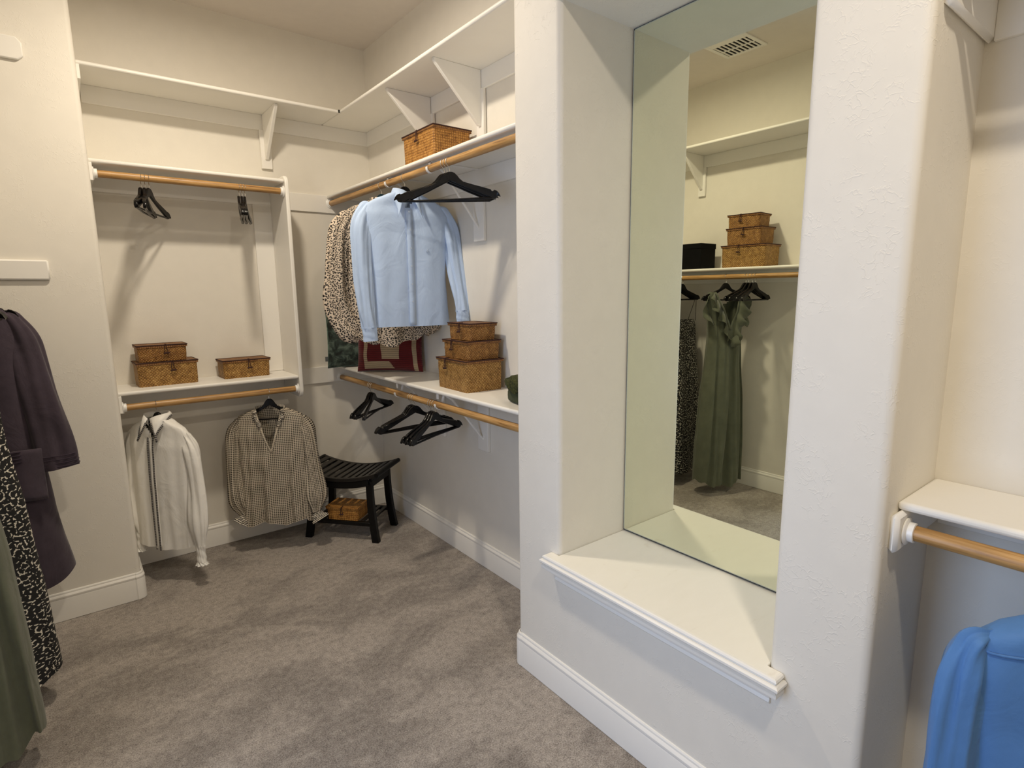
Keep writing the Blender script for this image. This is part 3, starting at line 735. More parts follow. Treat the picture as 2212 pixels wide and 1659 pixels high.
# ------------------------------------------------------------------ garments
def interp(tab, z):
    zs = [r_[0] for r_ in tab]
    if z >= zs[0]: return tab[0][1:]
    for a, b_ in zip(tab, tab[1:]):
        if z >= b_[0]:
            f = (a[0] - z) / (a[0] - b_[0]); f = f * f * (3 - 2 * f) * 0.5 + f * 0.5
            return [p + (q - p) * f for p, q in zip(a[1:], b_[1:])]
    return tab[-1][1:]
class Torso:
    """flattened cloth shell hung from a hanger; tab rows are (z, half width, half depth, fold amplitude)"""
    def __init__(s, tab, seed, nf=7, power=0.62, xoff=0.0, hemwave=0.006):
        s.tab = tab; s.nf = nf; s.p = power; rng = random.Random(seed)
        s.ph = [rng.uniform(0, 2 * PI) for _ in range(8)]; s.am = [rng.uniform(0.5, 1.0) for _ in range(8)]; s.hemwave = hemwave
    def fold(s, a, z):
        z0 = s.tab[0][0]
        n = s.nf; ph = s.ph; am = s.am
        return 1.25 * (am[0] * math.sin(n * a + ph[0] + 1.1 * math.sin(2.2 * z + ph[5])) + 0.6 * am[1] * math.sin((2 * n - 1) * a + ph[1] + 2.0 * z) +
                0.35 * am[2] * math.sin((3 * n + 1) * a + ph[2] - 3 * z) + 0.5 * am[3] * math.sin(3 * a + ph[3] + 4 * z)) / 1.8
    def pt(s, a, z):
        hw, dp, am = interp(s.tab, z)
        ca, sa = math.cos(a), math.sin(a)
        x = hw * ca; cc = abs(ca) ** (1 / s.p); y = dp * math.copysign((1 - cc * cc + 1e-9) ** 0.4, sa)
        f = s.fold(a, z) * am
        return Vector((x + 0.25 * f * ca, y + f * (0.35 + 0.65 * abs(sa)), z))
    def front(s, x, z, off=0.003):
        hw, dp, am = interp(s.tab, z)
        a = -math.acos(max(-1, min(1, x / max(hw, 1e-4))))
        p = s.pt(a, z); return Vector((x, p.y - off, z))
    def build(s, name, mat, parent, n=96, m=70, hide=None, hem=None, uvsc=1.0):
        z0, z1 = s.tab[0][0], s.tab[-1][0]; rings = []
        for i in range(m + 1):
            z = z0 + (z1 - z0) * (i / m) ** 0.92
            row = []
            for j in range(n):
                a = 2 * PI * j / n
                p = s.pt(a, z)
                if hem and i / m > 0.8: p.z += hem(a, p.x) * ((i / m - 0.8) / 0.2) ** 1.5
                row.append(p)
            rings.append(row)
        bm = BM()
        hwm = max(r_[1] for r_ in s.tab)
        def uvb(i, j):
            a = 2 * PI * j / n; z = z0 + (z1 - z0) * (i / m) ** 0.92
            lin = (a - 1.5 * PI) / (PI / 2) if a > PI else (PI / 2 - a) / (PI / 2)
            return ((0.80 * math.cos(a) + 0.25 * lin) * (0.35 * hwm + 0.65 * interp(s.tab, z)[0]), z)
        V, F = loft(bm, rings, uvs=uvb)
        if hide:
            dead = [f for f in F if hide(f.calc_center_median())]
            bmesh.ops.delete(bm, geom=dead, context='FACES')
        return _smooth(obj(name, bm, mat, parent, recalc=False))
def _smooth(o):
    for p in o.data.polygons: p.use_smooth = True
    return o
def catmull(pts, n=36):
    P = [Vector(p) for p in pts]; P = [2 * P[0] - P[1]] + P + [2 * P[-1] - P[-2]]; out = []
    k = len(P) - 3
    for i in range(n + 1):
        u = i / n * k; s = min(int(u), k - 1); f = u - s
        a, b_, c, d = P[s:s + 4]
        out.append(0.5 * ((2 * b_) + (c - a) * f + (2 * a - 5 * b_ + 4 * c - d) * f * f + (3 * b_ - a - 3 * c + d) * f ** 3))
    return out
def sleeve(name, mat, parent, pts, radii, seed, flat=0.5, nf=5, amp=0.004, n=36, m=44, axis=Vector((1, 0, 0)), cap=False):
    """tapering sleeve along a path; radii = list of half widths, flat = depth/width"""
    if name == 'sleeve':
        p0 = Vector(pts[0]); sg = math.copysign(1, p0.x)
        pts = [p0 + Vector((-sg * 0.034, 0, -0.002)), p0 + Vector((-sg * 0.004, 0, -0.030))] + list(pts[1:])
        radii = [0.008, radii[0]] + list(radii[1:])
    path = catmull(pts, m); rng = random.Random(seed); ph = [rng.uniform(0, 6.28) for _ in range(6)]
    rings = []; ln = 0; lens = [0]
    for a, b_ in zip(path, path[1:]): ln += (b_ - a).length; lens.append(ln)
    for i, p in enumerate(path):
        t = (path[min(i + 1, m)] - path[max(i - 1, 0)]).normalized()
        s = (axis - t * axis.dot(t)).normalized(); u = t.cross(s).normalized()
        f = i / m * (len(radii) - 1); k = min(int(f), len(radii) - 2); f -= k; f = f * f * (3 - 2 * f)
        rr = radii[k] * (1 - f) + radii[k + 1] * f
        ring = []
        for j in range(n):
            a = 2 * PI * j / n
            w_ = amp * (math.sin(nf * a + ph[0] + 5 * i / m) + 0.6 * math.sin((2 * nf + 1) * a + ph[1] - 4 * i / m) + 0.9 * math.sin(2 * a + 13 * i / m + ph[2]) * 0.8) * min(1, rr / 0.03)
            ring.append(p + s * (rr + w_) * math.cos(a) + u * (rr * flat + w_) * math.sin(a))
        rings.append(ring)
    bm = BM()
    rm = max(radii)
    def suv(i, j):
        a = 2 * PI * j / n; lin = (a - 1.5 * PI) / (PI / 2) if a > PI else (PI / 2 - a) / (PI / 2)
        return ((0.8 * math.cos(a) + 0.55 * lin) * rm, -lens[i])
    loft(bm, rings, cap=cap, uvs=suv)
    return _smooth(obj(name, bm, mat, parent, recalc=False))
def ribbon(name, mat, parent, path, halfw, thick=0.0015, side=Vector((1, 0, 0)), uvk=1.0):
    """narrow flat strip along a path"""
    path = [Vector(p) for p in path]; bm = BM(); n = len(path); rings = []; ln = [0]
    for i, p in enumerate(path):
        t = (path[min(i + 1, n - 1)] - path[max(i - 1, 0)]).normalized()
        s = (side - t * side.dot(t)).normalized(); u = t.cross(s).normalized() * thick
        hw = halfw[i] if isinstance(halfw, list) else halfw
        rings.append([p - s * hw - u, p + s * hw - u, p + s * hw + u, p - s * hw + u])
        if i: ln.append(ln[-1] + (p - path[i - 1]).length)
    loft(bm, rings, cap=True, uvs=lambda i, j: ((j % 4) * 0.004, ln[i] * uvk))
    return _smooth(obj(name, bm, mat, parent, recalc=False))
def collar(parent, mat, z, hw=0.062, dp=0.042, fall=0.038, point=0.062, px=0.062, py=-0.052, solid=0.0016, name='collar', spread=0.014, edge=None):
    bm = BM(); rows = []; n = 28; edges = []
    for i in range(n + 1):
        s = -1 + 2 * i / n             # -1 left front, 0 back, 1 right front
        a = PI / 2 + s * PI * 0.985 / 1.0
        # ellipse start at the front (-Y) on the left, round the back, to the front on the right
        ang = PI / 2 - s * (PI * 0.97)
        bx, by = hw * math.cos(ang), dp * math.sin(ang)
        k = abs(s) ** 5
        top = Vector((bx, by, z + 0.030 - 0.022 * k))
        stand = Vector((bx * 1.02, by * 1.02, z - 0.004 - 0.022 * k))
        kk = max(0, (abs(s) - 0.42) / 0.58) ** 0.85
        outx = bx * 1.22 * (1 - kk) + math.copysign(px, s) * kk
        outy = by * 1.25 * (1 - kk) + py * kk
        outz = z + 0.012 * (1 - kk) - (point + 0.006) * kk
        out = Vector((outx, outy, outz)); mid = top.lerp(out, 0.5) + Vector((0, -0.003 if by < 0 else 0.003, 0.004))
        lip = top + Vector((bx * 0.05, by * 0.06, 0.002))
        rows.append([stand, top, lip, mid, out]); edges.append(out)
    loft(bm, rows, closed=False)
    c = _smooth(obj(name, bm, mat, parent, recalc=False, solid=solid))
    return c, rows
def buttons(parent, T, zs, x=0.0, off=0.006, r_=0.0045, mat=None):
    for z in zs:
        bm = BM(); p = T.front(x, z, off); tube(bm, [p, p + Vector((0, -0.002, 0))], r_, 12); obj('button', bm, mat or m_button, parent)
def garment(name, label, cat, loc, yaw, group=None):
    return thing(name, label, cat, loc, yaw, group)

# --- pale blue shirt on the upper right rod
LX, LY, LZ = XRod, 2.622, ZRu
make_hanger('black hanger inside the pale blue shirt', (LX, LY, LZ), R(-10), RODY, wid=0.84)
t = garment('dress_shirt', 'pale blue long-sleeved shirt hanging from the upper right rod', 'shirt', (LX, LY, LZ), R(-10))
T = Torso([(-0.070, 0.052, 0.040, 0.000), (-0.085, 0.095, 0.036, 0.001), (-0.115, 0.165, 0.032, 0.001), (-0.140, 0.205, 0.030, 0.002), (-0.185, 0.222, 0.040, 0.003), (-0.33, 0.205, 0.050, 0.008), (-0.50, 0.198, 0.052, 0.011), (-0.62, 0.205, 0.052, 0.009), (-0.735, 0.214, 0.050, 0.010)], 3, nf=3)
T.build('shirt_body', m_shirt, t, hide=lambda c: c.y < 0 and c.z > -0.160 and abs(c.x) < 0.55 * (c.z + 0.160))
collar(t, m_shirt, -0.086, hw=0.058, dp=0.046, point=0.112, px=0.066, py=-0.074)
pk = ribbon('button_placket', m_shirt, t, [T.front(0.0, -0.155 - 0.575 * i / 30, 0.005) for i in range(31)], 0.016)
buttons(t, T, [-0.17 - 0.088 * i for i in range(6)], off=0.0095)
sl = sleeve('sleeve', m_shirt, t, [(-0.196, 0.0, -0.135), (-0.232, -0.012, -0.26), (-0.242, -0.030, -0.45), (-0.236, -0.045, -0.63), (-0.226, -0.05, -0.735)], [0.038, 0.052, 0.046, 0.040, 0.036], 5, flat=0.45, amp=0.004)
sleeve('cuff', m_shirt, sl, [(-0.226, -0.05, -0.728), (-0.224, -0.051, -0.765), (-0.222, -0.052, -0.80)], [0.037, 0.036, 0.036], 6, flat=0.42, amp=0.0008)
sl = sleeve('sleeve', m_shirt, t, [(0.196, 0.0, -0.135), (0.235, -0.004, -0.26), (0.250, -0.02, -0.42), (0.262, -0.055, -0.57), (0.262, -0.075, -0.665)], [0.038, 0.052, 0.045, 0.038, 0.036], 7, flat=0.5, amp=0.006)
sleeve('cuff', m_shirt, sl, [(0.262, -0.075, -0.660), (0.262, -0.078, -0.695), (0.262, -0.080, -0.722)], [0.036, 0.036, 0.035], 8, flat=0.5, amp=0.001)
bm = BM(); 
for a, b_ in (((-.008, -.006), (.006, .007)), ((.0, .009), (.001, -.009)), ((-.009, .001), (.008, -.003)), ((-.004, -.009), (.006, -.007))):
    p0 = T.front(0.085 + a[0], -0.355 + a[1], 0.003); p1 = T.front(0.085 + b_[0], -0.355 + b_[1], 0.003); tube(bm, [p0, p1], 0.0011, 6)
obj('chest_emblem', bm, m_button, t)

# --- cheetah-print blouse behind it
LY = 2.885
make_hanger('teal-black hanger inside the spotted blouse', (XRod, LY, ZRu), R(-12), RODY, mat=m_teal, wid=0.84)
t = garment('spotted_blouse', 'cream blouse with black animal spots behind the pale blue shirt', 'blouse', (XRod, LY, ZRu), R(-12))
T = Torso([(-0.075, 0.055, 0.040, 0.000), (-0.09, 0.10, 0.036, 0.002), (-0.125, 0.18, 0.032, 0.003), (-0.155, 0.210, 0.036, 0.005), (-0.25, 0.225, 0.045, 0.008), (-0.45, 0.225, 0.055, 0.013), (-0.70, 0.240, 0.062, 0.017), (-0.85, 0.235, 0.062, 0.020)], 11, nf=8)
T.build('blouse_body', m_leo, t, hem=lambda a, x: 0.09 * (abs(x) / 0.24) ** 2 + 0.01 * math.sin(9 * a))
ribbon('neck_band', m_leo, t, [(0.062 * math.cos(R(a)), 0.044 * math.sin(R(a)), -0.078) for a in range(0, 361, 15)], 0.012, side=Vector((0, 0, 1)))
sl = sleeve('sleeve', m_leo, t, [(-0.190, 0.0, -0.145), (-0.235, -0.01, -0.26), (-0.262, -0.02, -0.45), (-0.268, -0.02, -0.62), (-0.205, -0.03, -0.76), (-0.16, -0.035, -0.80)], [0.040, 0.050, 0.056, 0.066, 0.068, 0.035], 12, flat=0.62, nf=7, amp=0.006)
sl = sleeve('sleeve', m_leo, t, [(0.190, 0.0, -0.145), (0.225, -0.01, -0.26), (0.238, -0.02, -0.45), (0.24, -0.03, -0.60), (0.215, -0.05, -0.73), (0.18, -0.055, -0.79)], [0.042, 0.055, 0.060, 0.072, 0.070, 0.035], 13, flat=0.6, nf=7, amp=0.006)

# --- white blouse with black tape, left bay
WX, WZ = 0.298, ZRl - 0.002; wy = R(-52)
make_hanger('black hanger inside the white blouse', (WX, YRod, WZ), wy, RODX, wid=0.70)
t = garment('white_blouse', 'white satin blouse edged with black tape on the lower left rod', 'blouse', (WX, YRod, WZ), wy)
T = Torso([(-0.070, 0.050, 0.045, 0.000), (-0.088, 0.10, 0.040, 0.001), (-0.125, 0.165, 0.034, 0.002), (-0.150, 0.180, 0.036, 0.003), (-0.22, 0.185, 0.046, 0.006), (-0.40, 0.175, 0.055, 0.010), (-0.60, 0.175, 0.060, 0.014), (-0.765, 0.18, 0.062, 0.017)], 21, nf=6)
T.build('blouse_body', m_white, t, hide=lambda c: c.y < 0 and c.z > -0.175 and abs(c.x) < 0.6 * (c.z + 0.175), hem=lambda a, x: 0.035 * (abs(x) / .2) ** 3)
col, rows = collar(t, m_white, -0.075, hw=0.060, dp=0.050, point=0.098, px=0.060, py=-0.072, spread=0.02)
ribbon('collar_tape', m_trimtape, col, [r_[4] + Vector((0, -0.003, 0.004)) for r_ in rows[:11]], 0.0048, thick=0.0008, side=Vector((0.3, -0.3, 1)))
ribbon('collar_tape', m_trimtape, col, [r_[4] + Vector((0, -0.003, 0.004)) for r_ in rows[18:]], 0.0048, thick=0.0008, side=Vector((-0.3, -0.3, 1)))
for s in (0, -1):
    e = rows[s]; ribbon('collar_tape', m_trimtape, col, [e[1].lerp(e[4], q) + Vector((0, -0.004, 0)) for q in (0.15, 0.4, 0.7, 1.0)], 0.0048, thick=0.0008)
pk = ribbon('button_placket', m_white, t, [T.front(0.0, -0.168 - 0.585 * i / 30, 0.011) for i in range(31)], 0.018)
for sx in (-1, 1):
    ribbon('placket_tape', m_trimtape, pk, [T.front(sx * 0.016, -0.160 - 0.600 * i / 40, 0.016) for i in range(41)], 0.0048, thick=0.0008)
for sgn, path, seed in ((-1, [(-0.165, 0.0, -0.140), (-0.180, 0.0, -0.25), (-0.190, -0.01, -0.42), (-0.186, -0.02, -0.60), (-0.165, -0.03, -0.70)], 22), (1, [(0.165, 0.0, -0.140), (0.190, 0.0, -0.25), (0.205, -0.01, -0.42), (0.218, -0.03, -0.60), (0.222, -0.04, -0.735)], 23)):
    sl = sleeve('sleeve', m_white, t, path, [0.030, 0.046, 0.044, 0.050, 0.028], seed, flat=0.6, nf=7, amp=0.0045)
    e = Vector(path[-1])
    c = sleeve('smocked_cuff', m_white, sl, [e + Vector((0, 0, 0.006)), e + Vector((0.003 * sgn, -.003, -0.04)), e + Vector((0.006 * sgn, -.006, -0.085))], [0.026, 0.023, 0.025], seed + 4, flat=0.7, nf=12, amp=0.0018)
    sleeve('cuff_frill', m_white, c, [e + Vector((0.006 * sgn, -.006, -0.083)), e + Vector((0.007 * sgn, -.007, -0.10))], [0.024, 0.033], seed + 5, flat=0.7, nf=9, amp=0.003, m=6, n=72)

# --- checked blouse, left bay
CX = 0.850; cyaw = R(-28)
make_hanger('black hanger inside the checked blouse', (CX, YRod, WZ), cyaw, RODX, wid=0.74)
t = garment('checked_blouse', 'black and cream dotted-check V-neck blouse on the lower left rod', 'blouse', (CX, YRod, WZ), cyaw)
T = Torso([(-0.098, 0.078, 0.044, 0.000), (-0.112, 0.125, 0.042, 0.003), (-0.140, 0.175, 0.040, 0.004), (-0.165, 0.190, 0.042, 0.006), (-0.26, 0.190, 0.050, 0.009), (-0.45, 0.190, 0.060, 0.013), (-0.65, 0.197, 0.066, 0.018), (-0.775, 0.203, 0.068, 0.022)], 31, nf=8)
VZ = -0.345
T.build('blouse_body', m_check, t, n=192, m=150, hide=lambda c: c.y < 0 and c.z > VZ and abs(c.x) < 0.072 * ((c.z - VZ) / (-0.098 - VZ)) ** 0.9, hem=lambda a, x: 0.012 * math.sin(6 * a))
for sx in (-1, 1):
    ribbon('neck_frill', m_stripe, t, [T.front(sx * (0.076 * (1 - 0.40 * q) ** 0.9 + 0.012 * math.exp(-((q - .42) / .12) ** 2)), -0.100 + (VZ + 0.10) * q * 0.40, 0.008 + 0.004 * math.sin(q * 22)) for q in [i / 16 for i in range(17)]], [0.010 + 0.004 * math.sin(i * 1.1) for i in range(17)], thick=0.0012, side=Vector((1, 0, 0.5)))
    ribbon('neck_binding', m_check, t, [T.front(sx * 0.073 * (1 - q) ** 0.9, -0.100 + (VZ + 0.10) * q, 0.004) for q in [i / 24 for i in range(25)]], 0.0055, thick=0.0012)
ribbon('neck_frill', m_stripe, t, [(0.080 * math.cos(R(a)), 0.046 * math.sin(R(a)), -0.096 + 0.003 * math.sin(a * .4)) for a in range(-10, 191, 8)], 0.011, side=Vector((0, 0, 1)))
for sgn, path, seed in ((-1, [(-0.170, 0.0, -0.150), (-0.192, 0.0, -0.25), (-0.205, -0.01, -0.45), (-0.200, -0.02, -0.62), (-0.170, -0.03, -0.725)], 32), (1, [(0.170, 0.0, -0.150), (0.192, 0.0, -0.25), (0.208, -0.01, -0.45), (0.224, -0.02, -0.62), (0.224, -0.035, -0.735)], 33)):
    sl = sleeve('sleeve', m_check, t, path, [0.036, 0.048, 0.048, 0.058, 0.024], seed, flat=0.62, nf=8, amp=0.0055, n=56, m=56)
    e = Vector(path[-1])
    sleeve('cuff_frill', m_stripe, sl, [e + Vector((0, 0, 0.004)), e + Vector((0.010 * sgn, -.005, -0.018)), e + Vector((0.024 * sgn, -.012, -0.042))], [0.022, 0.032, 0.048], seed + 5, flat=0.75, nf=7, amp=0.005, m=10, n=84)

# --- bright blue shirt at the right edge
BX, BY, BZ = XRo2, 0.080, 0.975; byaw = R(-50)
make_hanger('black hanger inside the bright blue shirt', (BX, BY, BZ), byaw, RODY, wid=0.72)
t = garment('dress_shirt', 'bright blue cotton shirt at the lower right edge of the photo', 'shirt', (BX, BY, BZ), byaw)
T = Torso([(-0.070, 0.055, 0.045, 0.000), (-0.080, 0.10, 0.045, 0.001), (-0.098, 0.155, 0.045, 0.001), (-0.120, 0.185, 0.044, 0.002), (-0.18, 0.195, 0.055, 0.004), (-0.35, 0.192, 0.065, 0.008), (-0.60, 0.215, 0.07, 0.012), (-0.74, 0.225, 0.07, 0.013)], 41, nf=5)
T.build('shirt_body', m_blue, t)
collar(t, m_blue, -0.060, hw=0.064, dp=0.050, point=0.07, px=0.062, py=-0.068)
ribbon('button_placket', m_blue, t, [T.front(0.0, -0.11 - 0.62 * i / 20, 0.005) for i in range(21)], 0.016)
ribbon('yoke_seam', m_blue, t, [T.front(x, -0.118 - 0.10 * abs(x), 0.0025) for x in [-0.19 + 0.38 * i / 24 for i in range(25)]], 0.0025, side=Vector((0, 0, 1)))
for sgn, path, seed in ((-1, [(-0.188, 0.0, -0.108), (-0.200, -0.010, -0.22), (-0.214, -0.028, -0.42), (-0.230, -0.045, -0.62), (-0.232, -0.05, -0.72)], 42), (1, [(0.165, 0.0, -0.122), (0.205, -0.008, -0.22), (0.252, -0.02, -0.42), (0.250, -0.03, -0.62), (0.246, -0.035, -0.72)], 43)):
    sl = sleeve('sleeve', m_blue, t, path, [0.032, 0.042, 0.044, 0.044, 0.042], seed, flat=0.65, nf=5, amp=0.006)
    e = Vector(path[-1]); sleeve('cuff', m_blue, sl, [e + Vector((0, 0, .005)), e + Vector((0, 0, -0.03)), e + Vector((0, 0, -0.065))], [0.043, 0.042, 0.042], seed + 3, flat=0.55, amp=0.001)

# --- left wall: sage dress, black slip dress, aubergine robe
GY = 2.240
make_hanger('black hanger carrying the sage green dress', (XRL, GY, ZRL), R(14), RODY)
t = garment('ruffled_dress', 'long sage green V-neck dress with ruffled shoulders, on the left wall rod', 'dress', (XRL, GY, ZRL), R(16))
T = Torso([(-0.105, 0.150, 0.026, 0.001), (-0.14, 0.165, 0.036, 0.002), (-0.25, 0.150, 0.055, 0.005), (-0.42, 0.135, 0.065, 0.010), (-0.60, 0.145, 0.070, 0.018), (-0.90, 0.172, 0.080, 0.027), (-1.25, 0.188, 0.085, 0.032), (-1.52, 0.196, 0.085, 0.030)], 51, nf=8)
VZ2 = -0.37
def hide_green(c):
    if c.z < VZ2: return False
    k = 0.115 * ((c.z - VZ2) / (-0.105 - VZ2))
    if c.y < 0: return abs(c.x) < k
    return c.z > -0.20 and abs(c.x) < 0.115 * ((c.z + 0.20) / 0.095) ** 0.5
T.build('dress_body', m_green, t, n=110, m=130, hide=hide_green, hem=lambda a, x: 0.055 * (abs(x) / 0.2) ** 2 + 0.012 * math.sin(8 * a))
def ruffle(parent, line, outw, seed, waves=5, mat=m_green, name='ruffle'):
    """gathered frill: inner edge on the line, outer edge waving"""
    bm = BM(); rng = random.Random(seed); n = 60; P = catmull(line, n); rows = []
    for i, p in enumerate(P):
        q = i / n; wv = math.sin(2 * PI * waves * q + rng.uniform(-.1, .1)); o = Vector(outw) * (0.55 + 0.45 * math.sin(PI * min(1, q * 1.15 + .12)))
        rows.append([p, p + o * 0.5 + Vector((0, -0.008 * wv - 0.008, 0.0)), p + o + Vector((0.008 * math.cos(2 * PI * waves * q), -0.020 * wv - 0.012, 0.006 * wv))])
    loft(bm, rows, closed=False)
    return _smooth(obj(name, bm, mat, parent, recalc=False, solid=0.0015))
for sx in (-1, 1):
    line = [T.front(sx * 0.125, -0.108, 0.004), T.front(sx * 0.088, -0.19, 0.006), T.front(sx * 0.045, -0.29, 0.008), T.front(sx * 0.030, -0.42, 0.008)]
    ruffle(t, line, (sx * 0.060, -0.022, -0.055), 60 + sx, waves=3.5)
    line = [Vector((sx * 0.130, 0.0, -0.100)), Vector((sx * 0.160, 0.0, -0.16)), Vector((sx * 0.150, -0.02, -0.26)), Vector((sx * 0.125, -0.04, -0.33))]
    ruffle(t, line, (sx * 0.050, -0.01, -0.05), 70 + sx, waves=1.5)
for sx in (-1, 1):
    ribbon('neck_binding', m_green, t, [T.front(sx * 0.115 * (1 - q), -0.107 + (VZ2 + 0.107) * q, 0.004) for q in [i / 20 for i in range(21)]], 0.008, thick=0.0015)
line = [T.front(-0.05, -0.40, 0.006), T.front(0.0, -0.43, 0.010), T.front(0.05, -0.40, 0.006)]
ruffle(t, line, (0, -0.02, -0.06), 80, waves=1.5)

KY = 2.60
make_hanger('black hanger carrying the flecked slip dress', (XRL, KY, ZRL), R(-3), RODY)
g = 'empty hangers beside the flecked dress, seen in the mirror'
for i, (y, yw) in enumerate(((2.622, -1), (2.645, 1), (2.668, 3))):
    make_hanger(('nearest', 'middle', 'farthest')[i] + ' empty hanger behind the flecked dress at the left edge of the mirror', (XRL, y, ZRL), R(yw), RODY, group=g)
t = garment('slip_dress', 'black slip dress with cream flecks beside the sage green dress', 'dress', (XRL, KY, ZRL), R(-3))
T = Torso([(-0.315, 0.150, 0.040, 0.002), (-0.36, 0.168, 0.050, 0.004), (-0.55, 0.175, 0.065, 0.009), (-0.85, 0.205, 0.085, 0.015), (-1.25, 0.228, 0.100, 0.022), (-1.50, 0.236, 0.105, 0.025)], 61, nf=5)
T.build('dress_body', m_squig, t, n=110, m=110, hem=lambda a, x: 0.05 * (abs(x) / .24) ** 3)
for sx in (-1, 1):
    for sy in (-1, 1):
        bm = BM(); tube(bm, [(sx * 0.192, 0.0, -0.131), (sx * 0.178, sy * 0.012, -0.20), (sx * 0.14, sy * 0.032, -0.322)], 0.002, 6); obj('shoulder_strap', bm, m_squig, t)

UY = 2.86
make_hanger('black hanger inside the aubergine robe', (XRL + 0.02, UY, ZRL), R(-2), RODY)
t = garment('robe', 'dark aubergine robe with stitched cuffs, last on the left wall rod', 'robe', (XRL + 0.02, UY, ZRL), R(-2))
T = Torso([(-0.085, 0.060, 0.045, 0.000), (-0.100, 0.12, 0.042, 0.001), (-0.132, 0.190, 0.040, 0.002), (-0.17, 0.225, 0.046, 0.003), (-0.30, 0.225, 0.062, 0.006), (-0.55, 0.225, 0.075, 0.008), (-0.90, 0.250, 0.085, 0.011), (-1.235, 0.285, 0.09, 0.014)], 71, nf=4)
T.build('robe_body', m_purple, t, hem=lambda a, x: 0.045 * (abs(x) / .28) ** 6)
pk = ribbon('patch_pocket', m_purple, t, [T.front(0.165, -0.66 - 0.20 * i / 12, 0.008) for i in range(13)], 0.075, thick=0.004)
for k in range(4):
    ribbon('stitch_row', m_purple2, pk, [T.front(0.095 + 0.14 * i / 12, -0.665 - 0.013 * k, 0.014) for i in range(13)], 0.002, side=Vector((0, 0, 1)))
for sgn, seed in ((-1, 72), (1, 73)):
    path = [(sgn * 0.195, 0, -0.145), (sgn * 0.225, -0.005, -0.28), (sgn * 0.250, -0.02, -0.48), (sgn * 0.272, -0.035, -0.66), (sgn * 0.280, -0.04, -0.755)]
    sl = sleeve('sleeve', m_purple, t, path, [0.046, 0.062, 0.066, 0.068, 0.068], seed, flat=0.62, nf=4, amp=0.004, n=48)
    for k in range(4):
        z = -0.70 - 0.014 * k; f = (abs(z) - 0.66) / 0.095
        c = Vector((sgn * (0.272 + 0.008 * f), -0.035 - 0.005 * f, z))
        bm = BM(); tube(bm, [c + Vector((0.0705 * math.cos(R(a)), 0.0455 * math.sin(R(a)), 0)) for a in range(0, 361, 12)], 0.0018, 6, cap=False); obj('stitch_row', bm, m_purple2, sl)

# ------------------------------------------------------------------ cushions
def cushion(name, label, loc, w_, h_, th, rot, mats, pick=None, n=48, m=36, seed=1, tag=False):
    t = thing(name, label, 'cushion', loc); t.rotation_euler = rot
    bm = BM(); rng = random.Random(seed); ph = [rng.uniform(0, 6) for _ in range(6)]
    l = bm.loops.layers.uv.verify()
    for side in (-1, 1):
        V = []
        for i in range(m + 1):
            row = []
            for j in range(n + 1):
                u, v = -1 + 2 * j / n, -1 + 2 * i / m
                k = ((1 - abs(u) ** 2.6) * (1 - abs(v) ** 2.6)) ** 0.55
                wr = 0.006 * math.sin(7 * u + 5 * v + ph[0]) + 0.004 * math.sin(11 * v - 6 * u + ph[1])
                pin = 1 - 0.045 * (1 - abs(v) ** 2) ; pin2 = 1 - 0.05 * (1 - abs(u) ** 2)
                row.append(bm.verts.new((u * w_ / 2 * pin, side * (th / 2 * k + wr * k), h_ / 2 + v * h_ / 2 * pin2)))
            V.append(row)
        for i in range(m):
            for j in range(n):
                q = (V[i][j], V[i][j + 1], V[i + 1][j + 1], V[i + 1][j])
                f = bm.faces.new(q if side < 0 else q[::-1])
                if pick and side < 0: f.material_index = pick((j + .5) / n, (i + .5) / m)
                idx = ((i, j), (i, j + 1), (i + 1, j + 1), (i + 1, j)); idx = idx if side < 0 else idx[::-1]
                for lp, (a, b_) in zip(f.loops, idx): lp[l].uv = (b_ / n * w_, a / m * h_)
    bmesh.ops.remove_doubles(bm, verts=bm.verts, dist=1e-5)
    _smooth(obj('cover', bm, mats, t, recalc=False))
    return t
t = cushion('velvet_cushion', 'dark green velvet cushion standing in the corner behind the red one', (1.452, 3.470, ZLs - 0.004), 0.40, 0.43, 0.15, (R(-7), R(1), R(-12)), [m_velvet], seed=4)
bm = BM(); box(bm, -0.212, -0.003, 0.045, -0.192, 0.0, 0.075); obj('care_label', bm, plain('grey_label', (0.09, 0.10, 0.10), 0.7), t)
def pattern(u, v):
    if 0.135 < u < 0.19 + 0.10 * max(0, 0.18 - v) and v > 0.045: return 1
    if 0.17 < u < 0.60 - 0.25 * max(0, v - 0.03) * 2 and 0.035 < v < 0.165: return 1
    if 0.42 < u < 0.685 and 0.215 < v < 0.66: return 0 if (0.56 < u < 0.635 and 0.40 < v < 0.66 and v - 0.40 > abs(u - 0.60) * 1.2) else 1
    if 0.875 < u < 0.945 and v > 0.02: return 1
    return 0
cushion('patterned_cushion', 'deep red cushion with cream geometric shapes under the spotted blouse', (1.488, 3.100, ZLs - 0.002), 0.415, 0.36, 0.13, (R(-6), 0, R(-46)), [m_redknit, m_creamknit], pattern, n=84, m=72, seed=9)

